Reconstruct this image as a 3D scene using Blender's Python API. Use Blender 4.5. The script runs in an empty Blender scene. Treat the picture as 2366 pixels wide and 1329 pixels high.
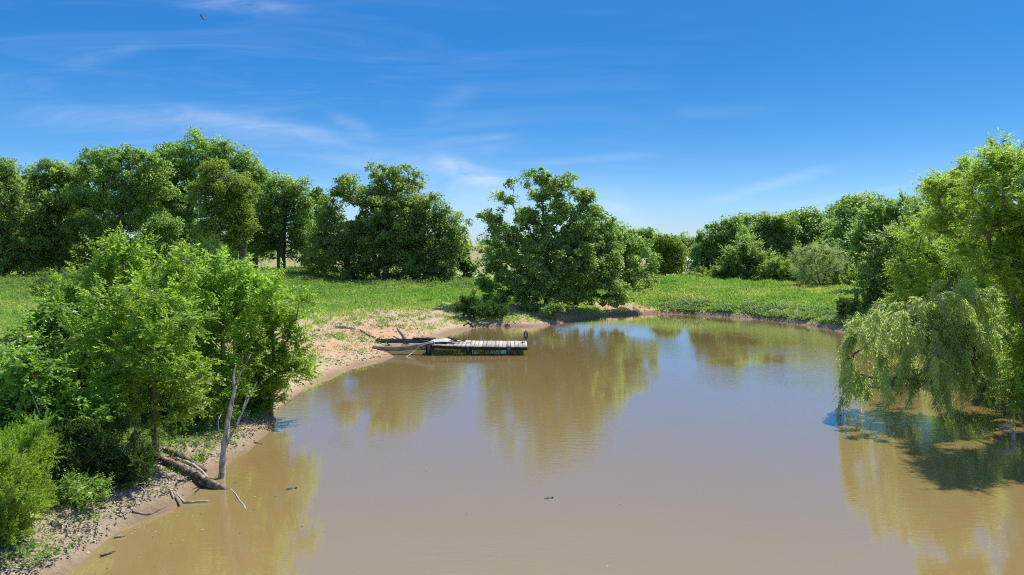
import bpy, math, random
import numpy as np

# ------------------------------------------------------------------ camera, sky, sun
SC = bpy.context.scene
COL = SC.collection
F, CX, HY, CH = 1700.0, 1183.0, 565.0, 6.5      # focal length and horizon of the photograph in its own pixels, drone height in m

cam_d = bpy.data.cameras.new("camera")
cam = bpy.data.objects.new("camera", cam_d)
COL.objects.link(cam)
cam.location = (0, 0, CH)
cam.rotation_euler = (math.radians(90), 0, 0)
cam_d.sensor_width = 36
cam_d.lens = 36 * F / 2366
cam_d.shift_y = -(664.5 - HY) / 2366
cam_d.clip_start = 0.1
cam_d.clip_end = 6000
SC.camera = cam

SUN = np.array([0.45, 0.47, 1.0]); SUN /= np.linalg.norm(SUN)
SUN_EL = math.asin(SUN[2]); SUN_AZ = math.atan2(SUN[0], SUN[1])
sun_d = bpy.data.lights.new("sun", 'SUN')
sun_d.energy = 5.0
sun_d.angle = math.radians(0.53)
sun_d.color = (1.0, 0.955, 0.88)
sun = bpy.data.objects.new("sun", sun_d)
COL.objects.link(sun)
sun.rotation_euler = (math.radians(90) - SUN_EL, 0, -SUN_AZ + math.pi)
sun.location = tuple(SUN * 100)

SC.view_settings.view_transform = 'Standard'
SC.view_settings.look = 'None'
SC.view_settings.exposure = 0.5
SC.view_settings.gamma = 1.0
SC.cycles.filter_width = 1.1
SC.cycles.use_denoising = False

world = bpy.data.worlds.new("World")
SC.world = world
world.use_nodes = True
def NT(t):
    n, l = t.nodes, t.links
    def node(kind, **kw):
        x = n.new(kind)
        for k, v in kw.items():
            if k == 'inp':
                for kk, vv in v.items():
                    if isinstance(vv, bpy.types.NodeSocket): l.new(vv, x.inputs[kk])
                    else: x.inputs[kk].default_value = vv
            else: setattr(x, k, v)
        return x
    def math_(op, a, b=0.0, c=0.0, clamp=False):
        x = n.new('ShaderNodeMath'); x.operation = op; x.use_clamp = clamp
        for i, v in enumerate((a, b, c)):
            if isinstance(v, bpy.types.NodeSocket): l.new(v, x.inputs[i])
            else: x.inputs[i].default_value = v
        return x.outputs[0]
    def mix(fac, a, b):
        x = n.new('ShaderNodeMix'); x.data_type = 'RGBA'
        for i, v in ((0, fac), (6, a), (7, b)):
            if isinstance(v, bpy.types.NodeSocket): l.new(v, x.inputs[i])
            elif i and not isinstance(v, float): x.inputs[i].default_value = (*v[:3], 1)
            else: x.inputs[i].default_value = v
        return x.outputs[2]
    return n, l, node, math_, mix

def build_sky():
    t = world.node_tree
    n, l, node, m, mix = NT(t)
    n.clear()
    out = node('ShaderNodeOutputWorld'); bg = node('ShaderNodeBackground')
    bg.inputs['Strength'].default_value = 0.15
    l.new(bg.outputs[0], out.inputs[0])
    sky = node('ShaderNodeTexSky')
    sky.sky_type = 'NISHITA'; sky.sun_disc = False
    sky.sun_elevation = SUN_EL; sky.sun_rotation = SUN_AZ
    sky.altitude = 300; sky.air_density = 1.0; sky.dust_density = 0.35; sky.ozone_density = 2.4
    # thin cirrus: streaks laid out on the sky in directions (u = x/y, v = z/y looking north)
    tc = node('ShaderNodeTexCoord')
    sp = node('ShaderNodeSeparateXYZ', inp={0: tc.outputs['Generated']})
    yy = m('MAXIMUM', sp.outputs[1], 0.05)
    u = m('DIVIDE', sp.outputs[0], yy); v = m('DIVIDE', sp.outputs[2], yy)
    comb = node('ShaderNodeCombineXYZ', inp={0: u, 1: v})
    # deep-blue grade by height; sky above the frame brightened as added fill light
    ramp = node('ShaderNodeValToRGB', inp={0: sp.outputs[2]})
    cr = ramp.color_ramp; cr.interpolation = 'B_SPLINE'
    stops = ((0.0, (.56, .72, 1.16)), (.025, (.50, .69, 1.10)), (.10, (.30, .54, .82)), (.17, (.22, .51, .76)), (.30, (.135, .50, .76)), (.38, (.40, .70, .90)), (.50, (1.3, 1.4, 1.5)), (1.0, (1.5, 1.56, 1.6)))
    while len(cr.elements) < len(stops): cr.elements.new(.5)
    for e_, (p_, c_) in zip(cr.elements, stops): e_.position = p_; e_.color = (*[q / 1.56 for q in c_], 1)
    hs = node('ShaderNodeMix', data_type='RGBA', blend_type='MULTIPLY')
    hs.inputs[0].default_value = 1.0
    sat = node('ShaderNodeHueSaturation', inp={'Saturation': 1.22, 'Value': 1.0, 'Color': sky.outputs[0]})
    side = node('ShaderNodeMapRange', inp={0: sp.outputs[1], 1: -.35, 2: .25}); side.interpolation_type = 'SMOOTHSTEP'  # grade fades out behind the camera; brighter sky there is added fill
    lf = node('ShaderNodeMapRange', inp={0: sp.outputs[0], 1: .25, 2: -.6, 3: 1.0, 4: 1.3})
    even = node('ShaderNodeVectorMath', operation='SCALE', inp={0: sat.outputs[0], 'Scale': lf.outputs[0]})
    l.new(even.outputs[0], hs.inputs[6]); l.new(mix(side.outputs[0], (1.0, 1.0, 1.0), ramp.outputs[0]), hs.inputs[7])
    mp = node('ShaderNodeMapping', inp={0: comb.outputs[0]})
    mp.inputs['Rotation'].default_value = (0, 0, math.radians(11)); mp.inputs['Scale'].default_value = (3.0, 24, 1)
    nz = node('ShaderNodeTexNoise', inp={'Vector': mp.outputs[0], 'Scale': 1.0, 'Detail': 10.0, 'Roughness': 0.62, 'Distortion': 0.9})
    base = m('MULTIPLY', m('SUBTRACT', nz.outputs[0], 0.47, clamp=True), 1.9, clamp=True)
    # fades out to the right and upwards
    wl = node('ShaderNodeMapRange', inp={0: u, 1: 0.35, 2: -0.25, 3: 0.10, 4: 1.0}); wl.clamp = True
    wv = node('ShaderNodeMapRange', inp={0: v, 1: 0.32, 2: 0.12, 3: 0.45, 4: 1.0})
    tot = m('MULTIPLY', m('MULTIPLY', base, wl.outputs[0]), m('MULTIPLY', wv.outputs[0], 0.25))
    mp2 = node('ShaderNodeMapping', inp={0: comb.outputs[0]})
    mp2.inputs['Scale'].default_value = (7, 26, 1)
    nz2 = node('ShaderNodeTexNoise', inp={'Vector': mp2.outputs[0], 'Scale': 1.0, 'Detail': 6.0, 'Roughness': 0.65, 'Distortion': 1.2})
    rag = m('MULTIPLY', m('SUBTRACT', nz2.outputs[0], 0.25, clamp=True), 2.2, clamp=True)
    for (x0, y0, x1, y1, w, a) in ((150, 155, 360, 100, 14, .10), (0, 260, 700, 300, 30, .2), (330, 240, 880, 335, 20, .17),
                                   (720, 345, 1150, 410, 26, .20), (1010, 370, 1190, 430, 24, .42), (980, 330, 1200, 310, 8, .22),
                                   (1180, 380, 1520, 356, 9, .16), (980, 262, 1110, 206, 26, .10), (420, 5, 700, 15, 16, .28),
                                   (1600, 478, 1930, 385, 13, .24), (1780, 480, 2150, 420, 7, .16), (1480, 270, 1800, 246, 14, .06),
                                   (1370, 450, 1480, 500, 26, .22), (600, 470, 1500, 470, 60, .26), (1100, 510, 1650, 505, 45, .14), (760, 265, 870, 310, 18, .20)):
        u0, v0, u1, v1 = (x0 - CX) / F, (HY - y0) / F, (x1 - CX) / F, (HY - y1) / F
        k = (v1 - v0) / (u1 - u0); c = v0 - k * u0; ww = w / F
        d = m('DIVIDE', m('SUBTRACT', v, m('MULTIPLY_ADD', u, k, c)), ww)
        g = m('POWER', 2.718, m('MULTIPLY', m('MULTIPLY', d, d), -1.0))
        uc, uh = (u0 + u1) / 2, (u1 - u0) / 2
        e = m('DIVIDE', m('SUBTRACT', u, uc), uh)
        win = m('POWER', 2.718, m('MULTIPLY', m('POWER', m('ABSOLUTE', e), 3.0), -1.4))
        tot = m('ADD', tot, m('MULTIPLY', m('MULTIPLY', g, win), m('MULTIPLY', rag, a)))
    front = m('GREATER_THAN', sp.outputs[1], 0.05)
    tot = m('MULTIPLY', tot, front, clamp=True)
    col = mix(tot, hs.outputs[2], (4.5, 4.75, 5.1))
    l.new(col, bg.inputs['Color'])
build_sky()

# ------------------------------------------------------------------ helpers
RNG = np.random.default_rng(7)
def W(px, py, D):
    """world point seen at a pixel of the photograph, D metres in front of the camera"""
    return np.array([(px - CX) * D / F, D, CH - (py - HY) * D / F])
def onwater(px, py):
    return W(px, py, CH * F / (py - HY))
def unit(a):
    return a / np.maximum(np.linalg.norm(a, axis=-1, keepdims=True), 1e-9)
def smooth(e0, e1, x):
    t = np.clip((x - e0) / (e1 - e0), 0, 1); return t * t * (3 - 2 * t)
_perm = np.random.default_rng(3).random((256, 256))
def vnoise(x, y, s=1.0, o=4):
    r = np.zeros_like(np.asarray(x, float)); a = 1.0; tot = 0
    for k in range(o):
        X, Y = x * s + 17.3 * k, y * s - 9.1 * k
        xi, yi = np.floor(X).astype(int), np.floor(Y).astype(int)
        fx, fy = X - xi, Y - yi
        fx, fy = fx * fx * (3 - 2 * fx), fy * fy * (3 - 2 * fy)
        g = lambda i, j: _perm[(xi + i) % 256, (yi + j) % 256]
        r = r + a * ((g(0, 0) * (1 - fx) + g(1, 0) * fx) * (1 - fy) + (g(0, 1) * (1 - fx) + g(1, 1) * fx) * fy)
        tot += a; a *= 0.5; s *= 2.03
    return r / tot

def mesh_obj(name, V, loops, starts, mat, parent=None, attrs=None, smooth_=False):
    me = bpy.data.meshes.new(name)
    V = np.asarray(V, np.float32); loops = np.asarray(loops, np.int32); starts = np.asarray(starts, np.int32)
    me.vertices.add(len(V)); me.vertices.foreach_set('co', V.ravel())
    me.loops.add(len(loops)); me.loops.foreach_set('vertex_index', loops)
    me.polygons.add(len(starts)); me.polygons.foreach_set('loop_start', starts)
    tot = np.diff(np.append(starts, len(loops))).astype(np.int32)
    try: me.polygons.foreach_set('loop_total', tot)
    except Exception: pass
    me.update(calc_edges=True)
    for k, a in (attrs or {}).items():
        at = me.attributes.new(k, 'FLOAT', 'POINT'); at.data.foreach_set('value', np.asarray(a, np.float32))
    if smooth_: me.polygons.foreach_set('use_smooth', np.ones(len(starts), bool))
    if mat: me.materials.append(mat)
    o = bpy.data.objects.new(name, me); COL.objects.link(o)
    if parent is not None: o.parent = parent
    return o
def quads(name, V, Q, mat, parent=None, attrs=None, smooth_=False):
    Q = np.asarray(Q); return mesh_obj(name, V, Q.ravel(), np.arange(len(Q)) * Q.shape[1], mat, parent, attrs, smooth_)
def tag(o, label=None, cat=None, group=None, kind=None):
    if label: o['label'] = label
    if cat: o['category'] = cat
    if group: o['group'] = group
    if kind: o['kind'] = kind
    return o
def empty(name, loc, label, cat, group=None, rz=0.0):
    o = bpy.data.objects.new(name, None); COL.objects.link(o)
    o.location = tuple(loc); o.rotation_euler = (0, 0, rz); o.empty_display_size = 0.3
    return tag(o, label, cat, group)

class MB:
    """collects polygons of mixed size for ONE mesh"""
    def __init__(s): s.V, s.F, s.n, s.A = [], [], 0, []
    def add(s, v, f, a=0.5):
        s.V.append(np.asarray(v, float)); s.F += [[i + s.n for i in q] for q in f]; s.n += len(v); s.A.append(np.full(len(v), a))
    def box(s, c, size, R=None, jit=0.0, a=0.5, bev=0.0):
        """a box with chamfered long edges"""
        hx, hy, hz = np.asarray(size) / 2; b = min(bev, hy * .6, hz * .6)
        prof = np.array([(-hy + b, -hz), (hy - b, -hz), (hy, -hz + b), (hy, hz - b), (hy - b, hz), (-hy + b, hz), (-hy, hz - b), (-hy, -hz + b)]) if b > 0 else \
            np.array([(-hy, -hz), (hy, -hz), (hy, hz), (-hy, hz)])
        k = len(prof)
        v = np.array([(x, p[0], p[1]) for x in (-hx, hx) for p in prof]) + RNG.normal(0, 1, (2 * k, 3)) * jit
        if R is not None: v = v @ np.asarray(R).T
        f = [[i, (i + 1) % k, k + (i + 1) % k, k + i] for i in range(k)] + [list(range(k))[::-1], list(range(k, 2 * k))]
        s.add(v + np.asarray(c), f, a)
    def tube(s, P, R, n=8, rough=0.0, a=0.5, cap=True, seed=0, sq=1.0):
        P = np.asarray(P, float); R = np.atleast_1d(np.asarray(R, float)); R = np.interp(np.linspace(0, 1, len(P)), np.linspace(0, 1, len(R)), R) if len(R) > 1 else np.full(len(P), R[0])
        d = unit(np.gradient(P, axis=0)); ref = np.array([0, 0, 1.0]) if abs(d[0][2]) < .8 else np.array([1.0, 0, 0])
        rg = np.random.default_rng(seed); ang = np.arange(n) * 2 * math.pi / n
        lobe = 1 + rough * rg.normal(0, 1, n)
        v = []
        for i in range(len(P)):
            x = unit(np.cross(d[i], ref)); y = np.cross(x, d[i]); ref = y
            rr = R[i] * (lobe + rough * .5 * rg.normal(0, 1, n))
            v += [P[i] + x * math.cos(t) * r + y * math.sin(t) * r * sq for t, r in zip(ang, rr)]
        f = [[i * n + j, i * n + (j + 1) % n, (i + 1) * n + (j + 1) % n, (i + 1) * n + j] for i in range(len(P) - 1) for j in range(n)]
        if cap: f += [list(range(n))[::-1], list(range((len(P) - 1) * n, len(P) * n))]
        s.add(v, f, a)
    def build(s, name, mat, parent=None, smooth_=False):
        L = [i for q in s.F for i in q]; st = np.cumsum([0] + [len(q) for q in s.F[:-1]])
        return mesh_obj(name, np.vstack(s.V), L, st, mat, parent, {'tint': np.concatenate(s.A)}, smooth_)
def curve(pts, n=14, wob=0.0, seed=0):
    """smooth polyline through points"""
    p = np.asarray(pts, float); t = np.linspace(0, len(p) - 1, n); i = np.clip(t.astype(int), 0, len(p) - 2); f = (t - i)[:, None]
    P = np.vstack([2 * p[0] - p[1], p, 2 * p[-1] - p[-2]])
    a, b, c, d = P[i], P[i + 1], P[i + 2], P[i + 3]
    r = .5 * (2 * b + (c - a) * f + (2 * a - 5 * b + 4 * c - d) * f ** 2 + (3 * b - a - 3 * c + d) * f ** 3)
    return r + np.random.default_rng(seed).normal(0, wob, r.shape) if wob else r

# ------------------------------------------------------------------ materials
def material(name):
    mt = bpy.data.materials.new(name); mt.use_nodes = True; mt.node_tree.nodes.clear()
    return mt, NT(mt.node_tree)
def leaf_mat(name, dark, light, trans=0.38, rough=0.5, spec=0.35, tcol=None):
    mt, (n, l, node, m, mix) = material(name)
    at = node('ShaderNodeAttribute', attribute_name='tint')
    oi = node('ShaderNodeObjectInfo')
    c = mix(at.outputs['Fac'], dark, light)
    hs = node('ShaderNodeHueSaturation', inp={'Hue': m('MULTIPLY_ADD', oi.outputs['Random'], 0.016, 0.487),
                                              'Value': m('MULTIPLY_ADD', oi.outputs['Random'], 0.18, 0.93), 'Color': c})
    p = node('ShaderNodeBsdfPrincipled', inp={'Base Color': hs.outputs[0], 'Roughness': rough, 'Specular IOR Level': spec})
    tr = node('ShaderNodeBsdfTranslucent')
    tm = node('ShaderNodeMix', data_type='RGBA', blend_type='MULTIPLY')
    tm.inputs[0].default_value = 1.0; l.new(hs.outputs[0], tm.inputs[6]); tm.inputs[7].default_value = (*(tcol or (1.45, 1.5, 0.6)), 1)
    l.new(tm.outputs[2], tr.inputs[0])
    mx = node('ShaderNodeMixShader', inp={0: trans, 1: p.outputs[0], 2: tr.outputs[0]})
    o = node('ShaderNodeOutputMaterial', inp={0: mx.outputs[0]})
    return mt
def bark_mat(name, c0, c1, scale=9.0, rough=0.9, bump=0.6, stretch=(1, 1, .22)):
    mt, (n, l, node, m, mix) = material(name)
    tc = node('ShaderNodeTexCoord')
    mp = node('ShaderNodeMapping', inp={0: tc.outputs['Object']}); mp.inputs['Scale'].default_value = stretch
    nz = node('ShaderNodeTexNoise', inp={'Vector': mp.outputs[0], 'Scale': scale, 'Detail': 6.0, 'Roughness': .65, 'Distortion': .6})
    f = node('ShaderNodeMapRange', inp={0: nz.outputs[0], 1: .36, 2: .66})
    c = mix(f.outputs[0], c0, c1)
    b = node('ShaderNodeBump', inp={'Strength': bump, 'Distance': .03, 'Height': nz.outputs[0]})
    p = node('ShaderNodeBsdfPrincipled', inp={'Base Color': c, 'Roughness': rough, 'Normal': b.outputs[0], 'Specular IOR Level': .2})
    node('ShaderNodeOutputMaterial', inp={0: p.outputs[0]})
    return mt
def plain_mat(name, c0, c1=None, rough=.7, scale=8.0, spec=.3, metal=0.0):
    mt, (n, l, node, m, mix) = material(name)
    tc = node('ShaderNodeTexCoord')
    nz = node('ShaderNodeTexNoise', inp={'Vector': tc.outputs['Object'], 'Scale': scale, 'Detail': 5.0, 'Roughness': .6})
    at = node('ShaderNodeAttribute', attribute_name='tint')
    c = mix(m('MULTIPLY_ADD', nz.outputs[0], .7, m('MULTIPLY', at.outputs['Fac'], .3)), c0, c1 or c0)
    p = node('ShaderNodeBsdfPrincipled', inp={'Base Color': c, 'Roughness': rough, 'Specular IOR Level': spec, 'Metallic': metal})
    node('ShaderNodeOutputMaterial', inp={0: p.outputs[0]})
    return mt
def tint_mat(name, dark, light, rough=.7, trans=0.0):
    """colour follows the 'tint' of each blade / leaf / plank"""
    mt, (n, l, node, m, mix) = material(name)
    at = node('ShaderNodeAttribute', attribute_name='tint')
    tc = node('ShaderNodeTexCoord')
    mp = node('ShaderNodeMapping', inp={0: tc.outputs['Object']}); mp.inputs['Scale'].default_value = (2, 18, 18)
    nz = node('ShaderNodeTexNoise', inp={'Vector': mp.outputs[0], 'Scale': 3.0, 'Detail': 5.0})
    c = mix(m('MULTIPLY_ADD', m('SUBTRACT', nz.outputs[0], .5), .8, at.outputs['Fac'], clamp=True), dark, light)
    p = node('ShaderNodeBsdfPrincipled', inp={'Base Color': c, 'Roughness': rough, 'Specular IOR Level': .25})
    node('ShaderNodeOutputMaterial', inp={0: p.outputs[0]})
    return mt
M = dict(
    oak=leaf_mat('oak_leaf', (.120, .190, .050), (.325, .400, .128), .60, .42, .5, (1.45, 1.7, .75)),
    oak2=leaf_mat('far_oak_leaf', (.122, .196, .056), (.320, .400, .132), .60, .45, .4, (1.45, 1.7, .75)),
    bright=leaf_mat('bright_oak_leaf', (.120, .205, .034), (.280, .370, .075), .55, .5, .35),
    elm=leaf_mat('elm_leaf', (.100, .230, .028), (.330, .470, .078), .60, .42, .45),
    mulb=leaf_mat('mulberry_leaf', (.095, .200, .030), (.260, .380, .075), .54, .36, .5),
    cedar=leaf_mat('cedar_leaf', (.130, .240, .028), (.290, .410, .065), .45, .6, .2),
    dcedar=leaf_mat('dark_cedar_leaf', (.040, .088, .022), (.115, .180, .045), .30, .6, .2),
    willow=leaf_mat('willow_leaf', (.200, .255, .070), (.530, .560, .220), .56, .38, .5, (1.35, 1.55, 1.0)),
    tall=leaf_mat('tall_willow_leaf', (.125, .245, .032), (.350, .470, .080), .58, .45, .4),
    cotton=leaf_mat('cottonwood_leaf', (.095, .175, .038), (.285, .375, .105), .50, .42, .4, (1.6, 1.8, .9)),
    pale=leaf_mat('pale_feathery_leaf', (.240, .320, .130), (.420, .490, .240), .42, .5, .3),
    weed=leaf_mat('weed_leaf', (.085, .160, .028), (.210, .300, .075), .42, .5, .3),
    shore=leaf_mat('shore_plant_leaf', (.120, .200, .055), (.290, .390, .150), .38, .5, .35),
    grass=leaf_mat('grass_blade', (.165, .310, .066), (.375, .410, .150), .50, .7, .08, (1.5, 1.5, .8)),
    litter=tint_mat('leaf_litter', (.08, .06, .04), (.50, .41, .29), .8),
    bark=bark_mat('oak_bark', (.045, .038, .030), (.150, .125, .100)),
    pbark=bark_mat('brown_bark', (.075, .052, .036), (.24, .18, .13)),
    snag=bark_mat('dead_wood', (.13, .085, .06), (.66, .60, .53), 11.0, bump=1.0, stretch=(1, 1, .35)),
    bleached=bark_mat('bleached_wood', (.20, .165, .135), (.54, .48, .41), 9.0),
    log=bark_mat('rotten_log', (.045, .032, .022), (.30, .22, .16), 8.0, bump=1.0, stretch=(1, .3, 1)),
    pole=bark_mat('weathered_pole', (.13, .095, .07), (.36, .29, .23), 8.0, stretch=(.2, 1, 1)),
    plank=tint_mat('grey_plank', (.23, .19, .15), (.52, .47, .40), .85),
    darkwood=tint_mat('dark_wet_wood', (.018, .014, .011), (.085, .066, .052), .8),
    steel=plain_mat('painted_steel', (.030, .042, .060), (.085, .095, .11), .5, 6, .4),
    sheet=plain_mat('white_sheet', (.30, .27, .235), (.50, .47, .42), .7, 5),
    rope=plain_mat('rope_fibre', (.45, .40, .32), (.65, .6, .5), .9),
    bird=None)
def bird_mat(name, dark, pale, zlo, zhi, axis=2):
    mt, (n, l, node, m, mix) = material(name)
    at = node('ShaderNodeAttribute', attribute_name='tint')
    tc = node('ShaderNodeTexCoord')
    nz = node('ShaderNodeTexNoise', inp={'Vector': tc.outputs['Object'], 'Scale': 18.0, 'Detail': 3.0})
    c = mix(m('MULTIPLY_ADD', m('SUBTRACT', nz.outputs[0], .5), .3, at.outputs['Fac'], clamp=True), dark, pale)
    p = node('ShaderNodeBsdfPrincipled', inp={'Base Color': c, 'Roughness': .75})
    node('ShaderNodeOutputMaterial', inp={0: p.outputs[0]})
    return mt

# ------------------------------------------------------------------ pond and terrain
shore_px = [(165, 1329), (205, 1300), (250, 1268), (300, 1225), (345, 1196), (390, 1178), (425, 1165), (445, 1142), (480, 1116), (505, 1088), (540, 1062),
            (585, 1040), (612, 1012), (638, 988), (632, 968), (652, 945), (685, 916), (725, 892), (775, 868), (825, 846), (872, 838),
            (905, 826), (885, 812), (912, 800), (960, 790), (1010, 779), (1060, 766), (1110, 757), (1180, 757), (1240, 757), (1300, 748), (1350, 738),
            (1420, 729), (1500, 726), (1560, 727), (1640, 731), (1720, 737), (1800, 745), (1880, 756), (1940, 767), (2010, 782), (2100, 812), (2190, 845), (2250, 875), (2300, 905), (2348, 958), (2420, 1012)]
POLY = np.array([onwater(*p)[:2] for p in shore_px] + [(20, 21), (27, 15), (33, 6), (33, -4), (20, -14), (-6, -14), (-11.5, 2), (-10.6, 9)])
def shore_dist(x, y):
    x = np.asarray(x, float); y = np.asarray(y, float)
    best = np.full(x.shape, 1e18); ins = np.zeros(x.shape, bool)
    for a, b in zip(POLY, np.roll(POLY, -1, axis=0)):
        ab = b - a
        t = np.clip(((x - a[0]) * ab[0] + (y - a[1]) * ab[1]) / (ab @ ab), 0, 1)
        best = np.minimum(best, (x - a[0] - t * ab[0]) ** 2 + (y - a[1] - t * ab[1]) ** 2)
        c = (a[1] > y) != (b[1] > y)
        if abs(ab[1]) > 1e-12: ins ^= c & (x < ab[0] * (y - a[1]) / ab[1] + a[0])
    d = np.sqrt(best)
    return np.where(ins, -d, d)
CTRL = [W(*p) for p in ((890, 655, 88), (650, 631, 92), (563, 629, 87), (300, 640, 88), (0, 645, 92), (0, 690, 62), (0, 790, 41), (700, 716, 62), (850, 735, 56),
                        (700, 770, 48), (1265, 712, 66), (1180, 685, 74), (1100, 660, 84), (1420, 700, 72), (1500, 672, 76), (1580, 642, 82), (1640, 652, 81),
                        (1700, 662, 79), (1800, 667, 76), (1950, 676, 70), (1330, 655, 86))]
CTRL += [np.array(p) for p in ((27., 48, 1.2), (27, 32, .8), (-12, 16, .75), (-14, 22, .9), (-13, 30, .9), (-20, 26, 1.1), (30, 105, 1.2), (18, 110, 1.2), (55, 100, 2),
                               (50, 60, 2.0), (25, 190, 3.2), (-40, 150, 3.4), (-120, 120, 3.5), (120, 160, 3), (0, 400, 3.5), (-300, 400, 4), (300, 400, 4), (-40, 10, 1.5), (60, 0, 1.5), (0, -40, 1.5))]
CTRL = np.array(CTRL)
def soft(d): return 1 - np.exp(-np.maximum(d, 0) / 4.5)
_cd = soft(shore_dist(CTRL[:, 0], CTRL[:, 1])); CH_ = CTRL[:, 2] / np.maximum(_cd, .25)
def terr(x, y, fine=True):
    x = np.asarray(x, float); y = np.asarray(y, float)
    ws = np.zeros(x.shape); hs = np.zeros(x.shape)
    for (cx, cy, _), h in zip(CTRL, CH_):
        w = 1 / (((x - cx) ** 2 + (y - cy) ** 2) + 9) ** 1.6
        ws += w; hs += w * h
    d = shore_dist(x, y); d = d + (vnoise(x, y, .55, 3) - .5) * .7 * smooth(3, 0, np.abs(d))
    land = hs / ws * soft(d) + .10 * smooth(0, .35, d)
    if fine: land = land + (vnoise(x, y, .45, 4) - .5) * .34 * smooth(0, 2.5, d) + (vnoise(x, y, 2.2, 3) - .5) * .10 * smooth(.1, .8, d)
    return np.where(d > 0, land, np.maximum(d * .45, -1.6))
def gz(x, y): return float(terr(np.array([x]), np.array([y]))[0])
def blob(x, y, cx, cy, rx, ry): return np.exp(-((x - cx) / rx) ** 2 - ((y - cy) / ry) ** 2)
def bareness(x, y):
    d = shore_dist(x, y)
    b = smooth(1.7, .3, d + (vnoise(x, y, .9, 3) - .5) * 1.6) * 1.0
    left = smooth(-2, -6, x) * smooth(34, 40, y) * smooth(70, 58, y)
    b = np.maximum(b, left * smooth(17, 5, d) * .78)
    for (px, D, rx, ry, a) in ((870, 50.5, 2.6, 3.0, .95), (740, 42, 1.8, 2.2, .95), (790, 48, 2.4, 3.0, .6), (960, 54, 3.6, 2.2, .85), (1060, 60, 4, 2.2, .6), (740, 60, 5, 1.6, .55), (940, 58, 5, 1.5, .5),
                               (20, 42, 3.5, 1.8, .5), (90, 40, 3, 1.5, .55)):
        b = np.maximum(b, a * blob(x, y, (px - CX) * D / F, D, rx, ry))
    b = np.maximum(b, .95 * blob(x, y, 2.2, 62.5, 8, 4.0)); b = np.maximum(b, .85 * blob(x, y, 9.5, 69.5, 5, 2.2))
    b = np.maximum(b, .92 * smooth(-13.5, -9, x) * smooth(30, 26, y) * smooth(3.4, .9, d))
    dam = smooth(12, 17, x) * smooth(50, 58, y)
    return b * (1 - dam * smooth(.3, .9, d) * .85)
def stretch_axis(lo, hi, step, far_lo, far_hi, g=1.16):
    a = list(np.arange(lo, hi, step)); s = step; v = a[-1]
    while v < far_hi: s *= g; v += s; a.append(v)
    s = step; v = a[0]; pre = []
    while v > far_lo: s *= g; v -= s; pre.append(v)
    return np.array(pre[::-1] + a)
def ground():
    xs = stretch_axis(-30, 34, .28, -2500, 2500); ys = stretch_axis(11, 92, .28, -300, 4500)
    X, Y = np.meshgrid(xs, ys); x, y = X.ravel(), Y.ravel()
    z = terr(x, y); b = bareness(x, y); d = shore_dist(x, y)
    red = np.clip(.25 + blob(x, y, -9.3, 50, 3.4, 3) + blob(x, y, -10.8, 42, 2.2, 2) + blob(x, y, -8.3, 43.3, 1.8, 1.0) + .7 * blob(x, y, 3, 62, 8, 4) + .5 * blob(x, y, 11, 69, 5, 3), 0, 1)
    mud = smooth(-5, -8, x) * smooth(31, 27, y)
    nx, ny = len(xs), len(ys)
    i = np.arange(nx * ny).reshape(ny, nx)
    Q = np.stack([i[:-1, :-1], i[:-1, 1:], i[1:, 1:], i[1:, :-1]], -1).reshape(-1, 4)
    mt, (n, l, node, m, mix) = material('ground_soil_and_turf')
    A = lambda k: node('ShaderNodeAttribute', attribute_name=k).outputs['Fac']
    tc = node('ShaderNodeTexCoord'); P = tc.outputs['Object']
    def noise(s, det=5.0, r=.6): return node('ShaderNodeTexNoise', inp={'Vector': P, 'Scale': s, 'Detail': det, 'Roughness': r}).outputs[0]
    n1, n2, n3, n4 = noise(1.6), noise(7.0), noise(.22, 3.0), noise(24.0)
    f = m('ADD', A('bare'), m('ADD', m('MULTIPLY', m('SUBTRACT', n1, .5), 1.1), m('MULTIPLY', m('SUBTRACT', n2, .5), .9)))
    fm = node('ShaderNodeMapRange', inp={0: f, 1: .40, 2: .62}).outputs[0]
    tan = mix(n2, (.31, .235, .150), (.54, .425, .295))
    rd = mix(n1, (.44, .19, .085), (.60, .34, .19))
    dirt = mix(m('MULTIPLY', A('red'), m('MULTIPLY_ADD', n1, 1.4, -.15, clamp=True), clamp=True), tan, rd)
    mudc = mix(n2, (.16, .125, .085), (.44, .36, .26))
    dirt = mix(A('mud'), dirt, mudc)
    spk = node('ShaderNodeMapRange', inp={0: n4, 1: .34, 2: .44}).outputs[0]
    dirt = mix(m('MULTIPLY', m('SUBTRACT', 1.0, spk), .55), dirt, (.12, .085, .055))
    wet = node('ShaderNodeMapRange', inp={0: A('shore'), 1: .55, 2: .08}).outputs[0]
    dirt = mix(m('MULTIPLY', wet, .75), dirt, (.19, .125, .07))
    gr = mix(n3, (.210, .310, .060), (.285, .350, .085))
    gr = mix(node('ShaderNodeMapRange', inp={0: n1, 1: .45, 2: .75}).outputs[0], gr, (.380, .335, .150))
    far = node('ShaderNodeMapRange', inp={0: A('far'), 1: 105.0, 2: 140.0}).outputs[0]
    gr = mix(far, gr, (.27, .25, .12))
    c = mix(fm, gr, dirt)
    bp = node('ShaderNodeBump', inp={'Strength': .8, 'Distance': .08, 'Height': m('ADD', n2, m('MULTIPLY', n4, .5))})
    p = node('ShaderNodeBsdfPrincipled', inp={'Base Color': c, 'Roughness': .95, 'Specular IOR Level': .1, 'Normal': bp.outputs[0]})
    node('ShaderNodeOutputMaterial', inp={0: p.outputs[0]})
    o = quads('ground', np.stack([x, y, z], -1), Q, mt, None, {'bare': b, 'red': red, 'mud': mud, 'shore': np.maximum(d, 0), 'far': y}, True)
    tag(o, kind='structure')
ground()
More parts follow.
